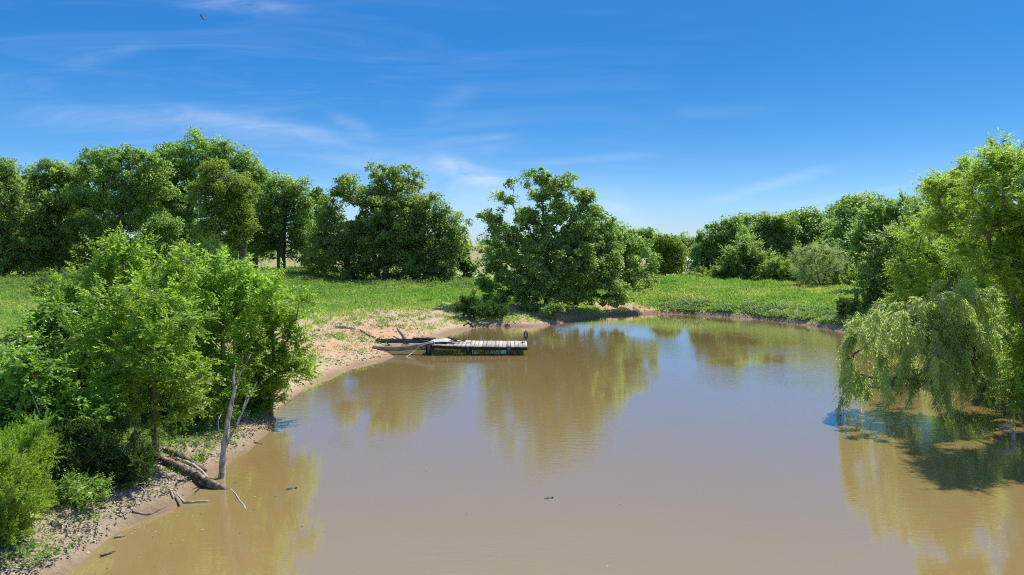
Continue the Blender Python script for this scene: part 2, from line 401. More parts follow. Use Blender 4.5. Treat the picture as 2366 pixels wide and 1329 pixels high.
def water():
    xs = np.arange(-16, 36.1, .5); ys = np.arange(-16, 76.1, .5)
    X, Y = np.meshgrid(xs, ys); x, y = X.ravel(), Y.ravel(); nx, ny = len(xs), len(ys)
    i = np.arange(nx * ny).reshape(ny, nx); Q = np.stack([i[:-1, :-1], i[:-1, 1:], i[1:, 1:], i[1:, :-1]], -1).reshape(-1, 4)
    d = shore_dist(x, y)
    keep = d[Q].min(1) < 1.2; Q = Q[keep]
    mt, (n, l, node, m, mix) = material('muddy_water')
    tc = node('ShaderNodeTexCoord'); P = tc.outputs['Object']
    mp = node('ShaderNodeMapping', inp={0: P}); mp.inputs['Scale'].default_value = (1.0, 2.6, 1); mp.inputs['Rotation'].default_value = (0, 0, .12)
    w1 = node('ShaderNodeTexNoise', inp={'Vector': mp.outputs[0], 'Scale': 2.2, 'Detail': 3.0, 'Roughness': .55}).outputs[0]
    w2 = node('ShaderNodeTexNoise', inp={'Vector': mp.outputs[0], 'Scale': 9.0, 'Detail': 2.0}).outputs[0]
    w3 = node('ShaderNodeTexNoise', inp={'Vector': P, 'Scale': .12, 'Detail': 2.0}).outputs[0]
    calm = node('ShaderNodeMapRange', inp={0: w3, 1: .40, 2: .60, 3: .25, 4: 1.7}).outputs[0]
    h = m('MULTIPLY', m('ADD', m('MULTIPLY', w1, 1.0), m('MULTIPLY', w2, .22)), calm)
    bp = node('ShaderNodeBump', inp={'Strength': .32, 'Distance': .013, 'Height': h})
    sh = node('ShaderNodeAttribute', attribute_name='depth').outputs['Fac']
    sed = node('ShaderNodeTexNoise', inp={'Vector': P, 'Scale': .5, 'Detail': 4.0}).outputs[0]
    c = mix(m('MULTIPLY_ADD', m('SUBTRACT', sed, .5), .5, .5), (.230, .156, .060), (.254, .176, .070))
    c = mix(node('ShaderNodeMapRange', inp={0: m('ADD', sh, m('MULTIPLY', m('SUBTRACT', sed, .5), .8)), 1: 1.0, 2: .1}).outputs[0], c, (.268, .193, .086))
    p = node('ShaderNodeBsdfPrincipled', inp={'Base Color': c, 'Roughness': .03, 'IOR': 1.42, 'Specular IOR Level': .5, 'Normal': bp.outputs[0], 'Coat Weight': 1.0, 'Coat IOR': 1.33, 'Coat Roughness': .03, 'Coat Normal': bp.outputs[0]})
    node('ShaderNodeOutputMaterial', inp={0: p.outputs[0]})
    o = quads('water', np.stack([x, y, np.zeros_like(x)], -1), Q, mt, None, {'depth': -d}, True)
    tag(o, kind='structure')
water()

# ------------------------------------------------------------------ leaves
def leaves(name, C, T, N, L, Wd, tint, mat, parent=None, fold=.25):
    """many folded leaves (base, left, tip, right) in one mesh"""
    n = len(C); T = unit(T); S = unit(np.cross(T, N)); N = np.cross(S, T)
    L = np.broadcast_to(L, (n,))[:, None]; Wd = np.broadcast_to(Wd, (n,))[:, None]
    v = np.empty((n, 4, 3), np.float32)
    v[:, 0] = C - T * L * .5; v[:, 2] = C + T * L * .5
    mid = C - T * L * .06 - N * Wd * fold
    v[:, 1] = mid + S * Wd * .5; v[:, 3] = mid - S * Wd * .5
    b = (np.arange(n) * 4)[:, None]
    tri = (b + np.array([[0, 1, 2, 0, 2, 3]])).ravel()
    return mesh_obj(name, v.reshape(-1, 3), tri, np.arange(2 * n) * 3, mat, parent, {'tint': np.repeat(np.clip(tint, 0, 1), 4)})
def rnd(rg, n): return unit(rg.normal(0, 1, (n, 3)))
UP = np.array([0, 0, 1.0])
def rosettes(rg, A, out, m, rc, L, up=.42, flat=1.0):
    """leaf clumps: leaves all round each clump, faces turned outward and up"""
    n = len(A); d = rnd(rg, n * m); d[:, 2] = np.where(d[:, 2] < -.55, -d[:, 2], d[:, 2])
    R = (rc * rg.uniform(.45, 1.45, n)).repeat(m)[:, None]
    C = A.repeat(m, 0) + d * R * (rg.random((n * m, 1)) ** .42) * np.array([1, 1, flat])
    N = unit(d * .6 + UP * up + out.repeat(m, 0) * .2 + rg.normal(0, .62, d.shape))
    T = np.cross(N, rnd(rg, n * m)); ln = L * rg.uniform(.6, 1.35, n * m)
    ti = (rg.normal(.5, .24, n)).repeat(m) + rg.normal(0, .27, n * m)
    return C, T, N, ln, ln * .62, ti
def sprays(rg, A, out, k, m, l, L, droop=.25, wid=.5, rand=.75, lift=.25, ranks=.85):
    """leafy shoots: k shoots per point, m leaves set alternately on both sides of each"""
    n = len(A) * k
    d = unit(out.repeat(k, 0) * .75 + UP * lift + rg.normal(0, rand * .6, (n, 3)))
    ll = l * rg.uniform(.55, 1.35, n)
    S = unit(np.cross(d, UP) + rg.normal(0, .25, (n, 3)))
    t = (np.arange(m) + .6) / m
    sg = np.where(np.arange(m) % 2, 1.0, -1.0)
    o0 = A.repeat(k, 0) + rg.normal(0, .12 * l, (n, 3))
    P = o0[:, None] + d[:, None] * (ll[:, None] * t)[..., None] - UP * (droop * ll[:, None] * t ** 2)[..., None]
    T = unit(S[:, None] * sg[None, :, None] * ranks + d[:, None] * .6 - UP * (.15 + droop * .6) + rg.normal(0, .22, P.shape))
    N = unit(UP * .8 + d[:, None] * .1 + rg.normal(0, .45, P.shape))
    ln = L * rg.uniform(.65, 1.3, (n, m)) * (1.1 - .45 * t[None])
    C = P + T * ln[..., None] * .5
    ti = rg.normal(.42, .18, len(A)).repeat(k)[:, None] + .28 * t[None] + rg.normal(0, .16, (n, m))
    r = lambda a: a.reshape(-1, 3)
    return r(C), r(T), r(N), ln.ravel(), ln.ravel() * wid, ti.ravel()
def strands(rg, A, out, k, m, l, L, wid=.2, spread=.55):
    """hanging willow strands"""
    n = len(A) * k; ll = l * rg.uniform(.45, 1.35, n)
    o = unit(out.repeat(k, 0) * np.array([1, 1, .2]) + rg.normal(0, .55, (n, 3)) * np.array([1, 1, .4]))
    t = (np.arange(m) + .5) / m
    o0 = A.repeat(k, 0) + rg.normal(0, .18, (n, 3))
    P = o0[:, None] + o[:, None] * (spread * ll[:, None] * (1 - np.exp(-2.2 * t)))[..., None] + UP * (ll[:, None] * (.22 * t - 1.0 * t ** 1.7))[..., None]
    T = unit(-UP * .75 + o[:, None] * .35 + rg.normal(0, .5, P.shape)); N = unit(o[:, None] * .5 + UP * .5 + rg.normal(0, .6, P.shape))
    ln = L * rg.uniform(.6, 1.3, (n, m)); C = P + T * ln[..., None] * .5
    ti = rg.normal(.5, .2, n)[:, None] + rg.normal(0, .2, (n, m))
    return C.reshape(-1, 3), T.reshape(-1, 3), N.reshape(-1, 3), ln.ravel(), ln.ravel() * wid, ti.ravel()
def plumes(rg, A, out, k, m, l, L, lift=.5, wid=.2):
    """feathery cedar sprays"""
    n = len(A) * k; d = unit(out.repeat(k, 0) * .8 + UP * lift + rg.normal(0, .4, (n, 3))); ll = l * rg.uniform(.5, 1.4, n)
    t = (np.arange(m) + .5) / m
    P = (A.repeat(k, 0) + rg.normal(0, .1 * l, (n, 3)))[:, None] + d[:, None] * (ll[:, None] * t)[..., None] + rg.normal(0, .10 * l, (n, m, 3)) * (1.15 - t)[None, :, None]
    T = unit(d[:, None] + rg.normal(0, .45, P.shape)); N = unit(rg.normal(0, 1, P.shape) + UP * .5)
    ln = L * rg.uniform(.6, 1.3, (n, m))
    ti = rg.normal(.4, .18, n)[:, None] + .3 * t[None] + rg.normal(0, .15, (n, m))
    return P.reshape(-1, 3), T.reshape(-1, 3), N.reshape(-1, 3), ln.ravel(), ln.ravel() * wid, ti.ravel()

# ------------------------------------------------------------------ trees
def wood(name, paths, A, R, mat, parent, rg, wpath=.45, tip_min=.006, e=2.25):
    """trunk polylines plus limbs that reach every clump centre; radii follow the pipe rule"""
    P, par, plen, fixed = [], [], [], []
    for path in paths:
        last = -1
        for q in path:
            P.append(np.array(q)); par.append(last)
            plen.append(0 if last < 0 else plen[last] + np.linalg.norm(P[-1] - P[last])); last = len(P) - 1
    starts = {i for i, p in enumerate(par) if p < 0}
    base = np.mean([p[-1] for p in paths], axis=0)
    cnt = [0] * len(P)
    PA = np.zeros((len(A) * 4 + len(P) + 10, 3)); PL = np.zeros(len(PA)); n = len(P)
    PA[:n] = P; PL[:n] = plen; lo = np.min([p[min(1, len(p) - 1)][2] for p in paths])
    for a in A[np.argsort(np.linalg.norm((A - base) * np.array([1, 1, 1.15]), axis=1))]:
        c = np.linalg.norm(PA[:n] - a, axis=1) + wpath * PL[:n] + np.where(PA[:n, 2] > a[2] + .6, .7 * (PA[:n, 2] - a[2]), 0) + np.where(PA[:n, 2] < lo - .01, 1e3, 0)
        j = int(np.argmin(c)); p0 = PA[j]; d = np.linalg.norm(a - p0)
        k = 1 if d < .35 else (2 if d < 1.2 else 3)
        pd = unit(p0 - PA[par[j]]) if par[j] >= 0 else UP
        ctrl = p0 + pd * d * .3 + UP * d * .10; last = j
        for s in range(1, k + 1):
            t = s / k; q = (1 - t) ** 2 * p0 + 2 * t * (1 - t) * ctrl + t * t * a
            if s < k: q = q + rg.normal(0, .07 * d, 3)
            PA[n] = q; par.append(last); PL[n] = PL[last] + np.linalg.norm(q - PA[last]); cnt.append(0); last = n; n += 1
        cnt[last] += 1
    cnt = np.array(cnt, float)
    for i in range(n - 1, -1, -1):
        if par[i] >= 0: cnt[par[i]] += cnt[i]
    top = max(cnt[i] for i in starts)
    r = np.maximum(R * (np.maximum(cnt, .6) / top) ** (1 / e), tip_min)
    for i in starts:
        r[i] = r[i] * 1.25                               # root flare
    P = PA[:n]; par = np.array(par)
    ch = np.nonzero(par >= 0)[0]; pp = par[ch]
    ns = 6; ang = np.arange(ns) * 2 * math.pi / ns
    d = unit(P[ch] - P[pp]); ref = np.where(np.abs(d[:, 2:3]) > .9, np.array([[1.0, 0, 0]]), np.array([[0, 0, 1.0]]))
    x = unit(np.cross(d, ref)); y = np.cross(d, x)
    ringd = x[:, None] * np.cos(ang)[None, :, None] + y[:, None] * np.sin(ang)[None, :, None]
    r0 = np.minimum(r[pp], r[ch] * 1.35 + .003); r0 = np.where(np.isin(pp, list(starts)), r[pp], r0); r1 = r[ch]
    over = d * (r1 * .25)[:, None]
    V = np.concatenate([(P[pp][:, None] + ringd * r0[:, None, None]), ((P[ch] + over)[:, None] + ringd * r1[:, None, None])], 1).reshape(-1, 3)
    b = (np.arange(len(ch)) * 2 * ns)[:, None, None]; j = np.arange(ns)
    q = np.stack([j, (j + 1) % ns, (j + 1) % ns + ns, j + ns], -1)[None]
    return quads(name, V, (b + q).reshape(-1, 4), mat, parent, None, True)

def split_lobe(rg, l, k, split):
    if split == 0 or k < 8: return [(l, k)]
    out = []
    for i in range(4):
        a, r = rg.uniform(0, 6.283), rg.uniform(.35, .72); f = rg.uniform(.40, .66)
        out.append(((l[0] + l[2] * r * math.cos(a), l[1] + l[3] * r * math.sin(a), l[2] * f, l[3] * f, (l[4] if len(l) > 4 else 0) + rg.normal(0, .5)), max(2, int(k * split / 4))))
    return [(l, max(2, int(k * (1 - split))))] + out
def shell(rg, lobes, D, dens, n=None, deep=.5, g=(1, 1), split=.55):
    """clump centres spread through the crown lobes (px, py, rx, ry[, depth offset in m[, depth radius]]) of a tree D metres off"""
    A, O = [], []
    s = D / F
    area = np.array([l[2] * l[3] for l in lobes]) * s * s
    N = np.maximum((area / area.sum() * n).astype(int), 2)
    for l0, k0 in zip(lobes, N):
      for l, k in split_lobe(rg, l0, k0, split):
        off = l[4] if len(l) > 4 else 0.0
        c = W(l[0], l[1], D); c = c + np.array([off * c[0] / D, off, off * (c[2] - CH) / D]); rx, rz = l[2] * s * g[0], l[3] * s * g[1]
        ry = l[5] if len(l) > 5 else max(rx, rz) * .9
        u = rnd(rg, k); rad = deep + (1 - deep) * rg.random((k, 1)) ** .6
        A.append(c + u * rad * np.array([rx, ry, rz])); O.append(unit(u * np.array([1, 1, .8]) + UP * .15))
    return np.vstack(A), np.vstack(O)
GROW = dict(oak=((1.08, 1.25), 1.5, .2), oak2=((1.06, 1.22), 1.45, .2), bright=((1.06, 1.2), 1.4, .2), elm=((1.08, 1.05), .80, .1), mulb=((1.1, 1.1), .95, .05),
            cedar=((1.1, 1.15), 1.3, .0), dcedar=((1.05, 1.1), 1.3, .0), willow=((.86, .80), 1.15, .0), tall=((1.1, 1.1), 1.1, .0), cotton=((1.12, 1.2), 1.3, .1), pale=((1.05, 1.1), 1.2, .1))
def tree(name, label, cat, trunk_px, D, R, lobes, n, style, mat, bark='bark', seed=1, group=None, names=('trunk', 'crown'), deep=.45, wpath=.45, base_z=None, grow=None, split=.55):
    """trunk_px: list of trunk polylines [(px, py[, depth offset])...]; the first point stands on the ground"""
    rg = np.random.default_rng(seed)
    g, nk, deep = grow or GROW.get(mat, ((1, 1), 1, deep))
    A, O = shell(rg, lobes, D, 0, int(n * nk), deep, g, split)
    paths = []
    for tp in trunk_px:
        pts = [W(q[0], q[1], D + (q[2] if len(q) > 2 else 0)) for q in tp]
        pts[0][2] = (gz(pts[0][0], pts[0][1]) if base_z is None else base_z) - .12
        paths.append(curve(pts, 3 * len(pts), .02 * R, seed))
    gmin = terr(A[:, 0], A[:, 1]) + .15
    A[:, 2] = np.maximum(A[:, 2], gmin)
    loc = paths[0][0].copy()
    e = empty(name, loc, label, cat, group)
    A = A - loc; paths = [[q - loc for q in p] for p in paths]
    wood(names[0], paths, A, R, M[bark], e, rg, wpath)
    C, T, N, L, Wd, ti = style(rg, A, O)
    leaves(names[1], C, T, N, L, Wd, ti, M[mat], e)
    return e
def clone(e, name, px, py, D, sc, rz, label, cat, group=None):
    """another tree grown from the same model: copied with its parts"""
    r = e.copy(); r.name = name; COL.objects.link(r)
    p = W(px, py, D); r.location = (p[0], p[1], gz(p[0], p[1]) - .1); r.rotation_euler = (0, 0, rz); r.scale = (sc[0], sc[0], sc[1])
    r['label'] = label; r['category'] = cat
    if group: r['group'] = group
    elif 'group' in r: del r['group']
    for c in list(e.children):
        k = c.copy(); COL.objects.link(k); k.parent = r
    return r
S_oak = lambda m=90, rc=.62, L=.20: (lambda rg, A, O: rosettes(rg, A, O, int(m * .98), rc * .95, L * 1.0))
S_spray = lambda k=5, m=12, l=.6, L=.10, **kw: (lambda rg, A, O: sprays(rg, A, O, k, m, l, L, **kw))
def S_shoots(k, m, l, L, **kw):
    def f(rg, A, O):
        a = sprays(rg, A, O, k, m, l, L, **kw)
        up = np.nonzero(O[:, 2] > -.1)[0]; q = rg.choice(up, max(len(up) // 2, 4), replace=False)
        b = sprays(rg, A[q], O[q], 1, 22, l * 2.5, L * 1.0, droop=.35, lift=1.0, rand=.6)
        return tuple(np.concatenate([x, y]) for x, y in zip(a, b))
    return f
S_strand = lambda k=3, m=40, l=1.4, L=.11, **kw: (lambda rg, A, O: strands(rg, A, O, k, m, l, L, **kw))
def S_weep(rg, A, O):
    q = rg.choice(len(A), min(len(A), 195), replace=False); A, O = A[q], O[q]; n = len(A)
    o = unit(O * np.array([1, 1, .3]) + rg.normal(0, .5, (n, 3)) * np.array([1, 1, .5])); ll = rg.uniform(.8, 1.5, n) * np.where(rg.random(n) < .2, 1.45, 1.0)
    m = 11; t = (np.arange(m) + .5) / m
    P = A[:, None] + o[:, None] * (.62 * ll[:, None] * (1 - np.exp(-2 * t)))[..., None] + UP * (ll[:, None] * (.42 * t - 1.05 * t ** 1.7))[..., None]
    G = unit(o[:, None] * (1.24 * np.exp(-2 * t))[None, :, None] + UP * (.42 - 1.78 * t ** .7)[None, :, None])
    P, G = P.reshape(-1, 3), G.reshape(-1, 3)
    d = unit(G.repeat(3, 0) * .55 + rnd(rg, 3 * len(G)) * .55 - UP * .30); P = P.repeat(3, 0)
    a = sprays(rg, P, d, 1, 9, .38, .185, droop=.55, wid=.23, lift=-.1, ranks=.65, rand=.15)
    ti = np.clip(rg.normal(.5, .22, n), 0, 1).repeat(m * 3 * 9) * .6 + a[5] * .4
    return a[0], a[1], a[2], a[3], a[4], ti
S_plume = lambda k=6, m=14, l=.4, L=.10, **kw: (lambda rg, A, O: plumes(rg, A, O, k, m, l, L, **kw))

# the big oak on the point of land
tree('oak_tree', 'large spreading oak with open gnarled top on the shaded point beside the water', 'tree',
     [[(1268, 714), (1266, 650), (1262, 590), (1256, 545), (1252, 520)]], 66, .42,
     [(1240, 412, 38, 20), (1300, 425, 46, 22), (1345, 450, 26, 14), (1262, 455, 42, 26), (1180, 428, 14, 9), (1148, 455, 20, 8), (1180, 468, 20, 10), (1362, 478, 20, 22), (1316, 485, 52, 24), (1205, 490, 34, 18),
      (1140, 500, 38, 16), (1250, 510, 58, 28), (1340, 530, 54, 34), (1160, 542, 48, 28), (1235, 555, 62, 32), (1300, 570, 74, 38), (1370, 575, 64, 44, 1), (1145, 590, 48, 32), (1205, 605, 60, 34, -2), (1290, 620, 74, 36, -2),
      (1380, 625, 62, 40, -1), (1140, 638, 42, 28), (1190, 658, 48, 24, -1.5), (1250, 658, 46, 26, -2.5), (1330, 660, 60, 30, -2), (1410, 670, 44, 30, -2), (1345, 688, 36, 16, -1), (1270, 690, 34, 12, -3), (1175, 690, 38, 14, -1),
      (1425, 694, 22, 14, -2), (1215, 690, 26, 12, -2), (1130, 668, 24, 22, 0), (1310, 690, 30, 12, -2), (1400, 600, 40, 40, 0),
      (1372, 512, 36, 28, 1), (1392, 560, 46, 36, 1), (1350, 560, 40, 34, 0), (1330, 600, 60, 40, -1), (1398, 540, 40, 30, 2), (1428, 556, 46, 36, 3), (1462, 588, 44, 36, 3), (1488, 618, 30, 30, 3), (1440, 632, 62, 34, 2), (1496, 648, 24, 18, 3), (1465, 660, 40, 14, 1)],
     900, S_oak(100, .56, .20), 'oak', seed=11, grow=((1.08, 1.24), 1.7, .15), split=.5)
# broad tree left of it, seen above the dock's bank
tree('oak_tree', 'broad rounded oak with three trunks in long grass behind the dirt bank', 'tree',
     [[(892, 662), (890, 600), (895, 530), (900, 480)], [(877, 660, -.5), (868, 600), (850, 540)], [(806, 662, -2), (806, 620), (800, 570)]], 88, .45,
     [(870, 405, 38, 22), (925, 415, 50, 26), (800, 425, 26, 18), (772, 450, 24, 18), (840, 450, 65, 38), (930, 465, 75, 45), (1000, 490, 45, 36), (775, 500, 45, 40), (850, 530, 80, 50), (960, 545, 80, 50), (1050, 530, 42, 38),
      (1030, 590, 50, 40), (740, 550, 38, 36), (765, 590, 55, 42), (850, 600, 75, 36), (930, 615, 70, 32), (1000, 625, 60, 22), (740, 622, 44, 24), (830, 630, 60, 18), (900, 560, 90, 60), (820, 570, 80, 50), (960, 600, 80, 40), (1010, 540, 60, 40), (900, 500, 90, 60)],
     900, S_oak(95, .80, .25), 'oak2', seed=13, grow=((1.08, 1.26), 1.55, .15), split=.5)
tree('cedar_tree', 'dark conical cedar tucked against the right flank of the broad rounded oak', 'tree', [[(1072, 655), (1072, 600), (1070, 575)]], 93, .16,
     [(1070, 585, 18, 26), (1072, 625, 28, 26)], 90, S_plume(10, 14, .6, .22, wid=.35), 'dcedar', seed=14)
tree('oak_tree', 'short oak filling the gap left of the broad rounded oak', 'tree', [[(735, 640), (735, 560), (735, 500)]], 98, .28,
     [(735, 465, 28, 26), (722, 520, 34, 40), (748, 560, 34, 40), (725, 600, 36, 24)], 170, S_oak(90, .8, .27), 'oak2', seed=15)
# the wood on the left
tree('oak_tree', 'dark oak with bare thick trunk standing beside the sunlit pale-trunked tree', 'tree', [[(650, 632), (650, 580), (655, 520), (660, 480)]], 93, .55,
     [(660, 430, 44, 22), (630, 465, 46, 32), (680, 475, 34, 32), (640, 520, 55, 34), (690, 530, 30, 34), (610, 570, 40, 24), (690, 580, 30, 22), (600, 540, 30, 40)], 330, S_oak(85, .85, .26), 'oak2', seed=16, grow=((1.22, 1.3), 1.5, .2), split=.6)
tree('oak_tree', 'light green tree with a sunlit pale trunk and a dead stub branch', 'tree', [[(563, 632), (562, 590), (555, 540), (530, 480), (520, 430)]], 84, .42,
     [(490, 395, 45, 20), (530, 430, 55, 32), (480, 450, 46, 34), (560, 480, 30, 30), (520, 500, 62, 34), (560, 530, 32, 28), (480, 540, 40, 30), (540, 560, 34, 18)], 330, S_oak(95, .72, .23), 'bright', seed=17)
tree('oak_tree', 'tallest oak of the left wood, rising to the highest dome of leaves', 'tree', [[(430, 640), (430, 560), (440, 480), (450, 420)]], 98, .55,
     [(450, 345, 65, 28), (520, 360, 50, 26), (400, 365, 45, 26), (570, 395, 42, 36), (600, 420, 26, 28), (440, 400, 70, 40), (370, 420, 40, 40), (400, 480, 60, 40), (340, 470, 40, 40), (560, 440, 40, 40), (430, 540, 70, 40), (450, 590, 60, 30)],
     520, S_oak(95, .90, .27), 'oak2', seed=18, grow=((1.22, 1.3), 1.5, .2), split=.6)
tree('oak_tree', 'wide flat-topped oak in the middle of the left wood, forked limbs showing', 'tree', [[(262, 650), (266, 580), (275, 520), (285, 470)]], 90, .50,
     [(245, 358, 45, 18), (300, 362, 50, 20), (350, 385, 40, 26), (215, 395, 36, 20), (270, 405, 60, 30), (330, 440, 60, 36), (225, 450, 60, 34), (290, 490, 70, 36), (350, 520, 55, 36), (230, 540, 60, 40), (310, 570, 70, 34), (380, 580, 50, 30)],
     560, S_oak(95, .82, .25), 'oak2', seed=19, grow=((1.22, 1.3), 1.5, .2), split=.6)
tree('oak_tree', 'lower oak with ragged dipped top left of the flat-topped oak', 'tree', [[(130, 650), (132, 580), (138, 520)]], 91, .42,
     [(120, 385, 34, 14), (160, 405, 40, 22), (100, 425, 40, 26), (150, 460, 60, 34), (90, 490, 46, 40), (160, 530, 60, 40), (90, 570, 60, 40), (150, 600, 50, 26)], 430, S_oak(95, .82, .25), 'oak2', seed=20, grow=((1.22, 1.3), 1.5, .2), split=.6)
tree('oak_tree', 'dense oak cut off by the left edge of the picture', 'tree', [[(10, 650), (5, 560), (0, 500)]], 86, .45,
     [(-5, 400, 40, 28), (25, 430, 36, 30), (-30, 450, 50, 50), (30, 500, 50, 46), (-20, 550, 60, 50), (45, 580, 50, 34), (10, 610, 60, 24), (-80, 480, 60, 80)], 430, S_oak(95, .80, .25), 'oak2', seed=21, grow=((1.22, 1.3), 1.5, .2), split=.6)
tree('oak_tree', 'darker oak seen in the gap between the lower ragged oak and the flat-topped oak', 'tree', [[(195, 650), (195, 560), (198, 480)]], 103, .4,
     [(190, 410, 40, 30), (170, 470, 50, 50), (220, 500, 50, 50), (190, 560, 60, 50), (200, 610, 60, 26)], 300, S_oak(90, .9, .27), 'oak2', seed=61)
tree('oak_tree', 'darker oak closing the gap between the flat-topped oak and the tallest oak', 'tree', [[(385, 650), (385, 560), (388, 480)]], 106, .4,
     [(385, 385, 40, 30), (360, 450, 50, 50), (410, 480, 50, 50), (390, 550, 60, 50), (380, 610, 70, 26)], 300, S_oak(90, .95, .28), 'oak2', seed=62)
tree('oak_tree', 'darker oak in the gap behind the lower ragged oak near the left edge', 'tree', [[(65, 650), (65, 560), (66, 490)]], 102, .4,
     [(62, 425, 44, 26), (50, 490, 50, 50), (85, 530, 50, 50), (60, 600, 70, 34)], 260, S_oak(90, .95, .28), 'oak2', seed=63)
tree('oak_tree', 'oak behind the sunlit pale trunk, closing the gap to the bare-trunked dark oak', 'tree', [[(590, 640), (590, 560), (592, 490)]], 108, .4,
     [(595, 450, 40, 40), (560, 500, 50, 50), (610, 520, 40, 40), (520, 570, 60, 40), (600, 570, 40, 30)], 260, S_oak(90, .95, .28), 'oak2', seed=64)
tree('shrub', 'pale green rounded shrub in the grass below the left wood', 'shrub', [[(150, 690), (148, 660), (148, 645)]], 62, .07,
     [(145, 640, 40, 20), (110, 660, 36, 18), (185, 665, 40, 20), (150, 675, 60, 14)], 130, S_spray(7, 14, .6, .14), 'weed', 'pbark', seed=22, names=('stem', 'foliage'))

# behind the dam, right of the spreading oak
t_light = tree('oak_tree', 'bright yellow-green round tree behind the right end of the spreading oak', 'tree', [[(1535, 655), (1535, 610), (1538, 585)]], 112, .3,
     [(1545, 570, 32, 22), (1520, 595, 34, 30), (1560, 600, 26, 28), (1540, 620, 44, 18)], 190, S_oak(85, .85, .28), 'bright', seed=23)
tree('oak_tree', 'far grey-green tree with spiky top behind the bright round tree', 'tree', [[(1495, 600), (1495, 570), (1496, 555)]], 150, .3,
     [(1498, 545, 26, 14), (1475, 550, 22, 14), (1500, 562, 34, 16), (1455, 552, 22, 20)], 120, S_oak(70, 1.1, .34), 'oak2', seed=24)
tree('oak_tree', 'far blue-green tree beyond the gap with the pale road', 'tree', [[(1578, 600), (1578, 575), (1580, 560)]], 165, .3,
     [(1575, 555, 26, 12), (1590, 568, 20, 14), (1560, 570, 24, 14), (1580, 582, 26, 14)], 110, S_oak(70, 1.1, .36), 'oak2', seed=25)
t_a = tree('oak_tree', 'dark oak at the left end of the tree row behind the dam', 'tree', [[(1655, 668), (1655, 620), (1655, 580)]], 92, .34,
     [(1690, 520, 24, 14), (1660, 540, 34, 22), (1630, 560, 26, 26), (1690, 560, 40, 34), (1640, 600, 40, 36), (1700, 610, 40, 40), (1660, 640, 50, 26), (1615, 610, 22, 40)], 330, S_oak(90, .82, .25), 'oak2', seed=26)
t_b = tree('oak_tree', 'rounded olive-green oak second from the gap in the row behind the dam', 'tree', [[(1780, 668), (1780, 600), (1785, 560)]], 104, .34,
     [(1785, 515, 36, 16), (1760, 540, 38, 24), (1815, 540, 36, 26), (1780, 575, 60, 36), (1770, 620, 60, 36)], 260, S_oak(90, .92, .27), 'oak2', seed=27)
for px_, D_, kind, sx_, sz_, rz_, lb_ in (
        (1865, 108, 'b', 1.25, 1.04, 2.2, 'dark dome-topped oak behind the pale feathery tree'), (1930, 101, 'a', 1.2, 1.08, 1.1, 'tall dark oak just right of and behind the pale feathery tree'),
        (1990, 94, 'b', 1.2, 1.14, 4.0, 'grey-green oak behind the glossy-leaved cottonwood'), (2060, 86, 'a', 1.1, 1.10, 3.0, 'dark oak rising left of the tall yellow-green willow'),
        (2170, 80, 'b', 1.2, 1.15, .8, 'oak mostly hidden behind the tall yellow-green willow'), (2300, 78, 'a', 1.2, 1.1, 5.0, 'dark oak glimpsed through the tall yellow-green willow'),
        (1722, 118, 'b', 1.15, 1.02, 5.2, 'far oak showing between the first two oaks of the row'), (1830, 112, 'a', 1.1, .98, 2.9, 'oak closing the gap between the rounded olive oak and the dome-topped oak'),
        (1958, 112, 'b', 1.1, 1.14, 3.7, 'far oak behind the gap right of the tall dark oak'), (1690, 100, 'b', .95, .86, 1.7, 'low oak in the middle of the first gap of the row')):
    clone({'a': t_a, 'b': t_b}[kind], 'oak_tree', px_, 665, D_, (sx_, sz_), rz_, lb_, 'tree')
t_u = tree('shrub', 'dark undergrowth bush at the foot of the first oak of the row behind the dam', 'shrub', [[(1650, 672), (1650, 655), (1650, 645)]], 87, .06,
     [(1640, 640, 34, 20), (1670, 648, 34, 16), (1655, 655, 40, 12)], 110, S_spray(7, 12, .8, .2, wid=.6), 'bright', 'pbark', seed=58, names=('stem', 'foliage'))
for px_, D_, sx_, sz_, rz_, lb_ in ((1605, 90, .8, .8, 2.0, 'low undergrowth bush beside the pale road at the gap'), (1765, 88, 1.0, 1.0, 1.0, 'undergrowth bush right of the glossy bushy tree'), (1845, 84, .9, .9, 3.0, 'undergrowth bush just left of the pale feathery tree'),
                                    (1945, 82, 1.0, 1.3, 4.4, 'undergrowth bush just right of the pale feathery tree'), (1985, 76, 1.0, 1.5, 5.5, 'tall undergrowth bush left of the silver-leaved cottonwood')):
    clone(t_u, 'shrub', px_, 668, D_, (sx_, sz_), rz_, lb_, 'shrub')
tree('cottonwood_tree', 'bushy glossy bright-green tree at the foot of the dark left-end oak', 'tree', [[(1735, 672), (1730, 640), (1725, 610)]], 86, .14,
     [(1720, 590, 36, 34), (1755, 610, 30, 30), (1690, 630, 34, 26), (1735, 640, 46, 22), (1700, 585, 20, 26)], 200, S_spray(7, 12, .9, .22, wid=.7, droop=.1, lift=.4), 'cotton', 'pbark', seed=30)
tree('shrub', 'yellow-green thicket between the glossy tree and the pale feathery tree', 'shrub', [[(1800, 672), (1795, 650), (1795, 640)]], 84, .08,
     [(1795, 620, 30, 22), (1770, 645, 34, 18), (1825, 645, 30, 18)], 130, S_spray(7, 12, .8, .2, wid=.6), 'bright', 'pbark', seed=31, names=('stem', 'foliage'))
tree('cedar_tree', 'small dark cedar on the crest of the dam near the gap', 'tree', [[(1622, 665), (1622, 650), (1622, 640)]], 88, .06,
     [(1620, 640, 16, 18), (1640, 650, 20, 14)], 60, S_plume(9, 12, .5, .2, wid=.35), 'dcedar', seed=32)
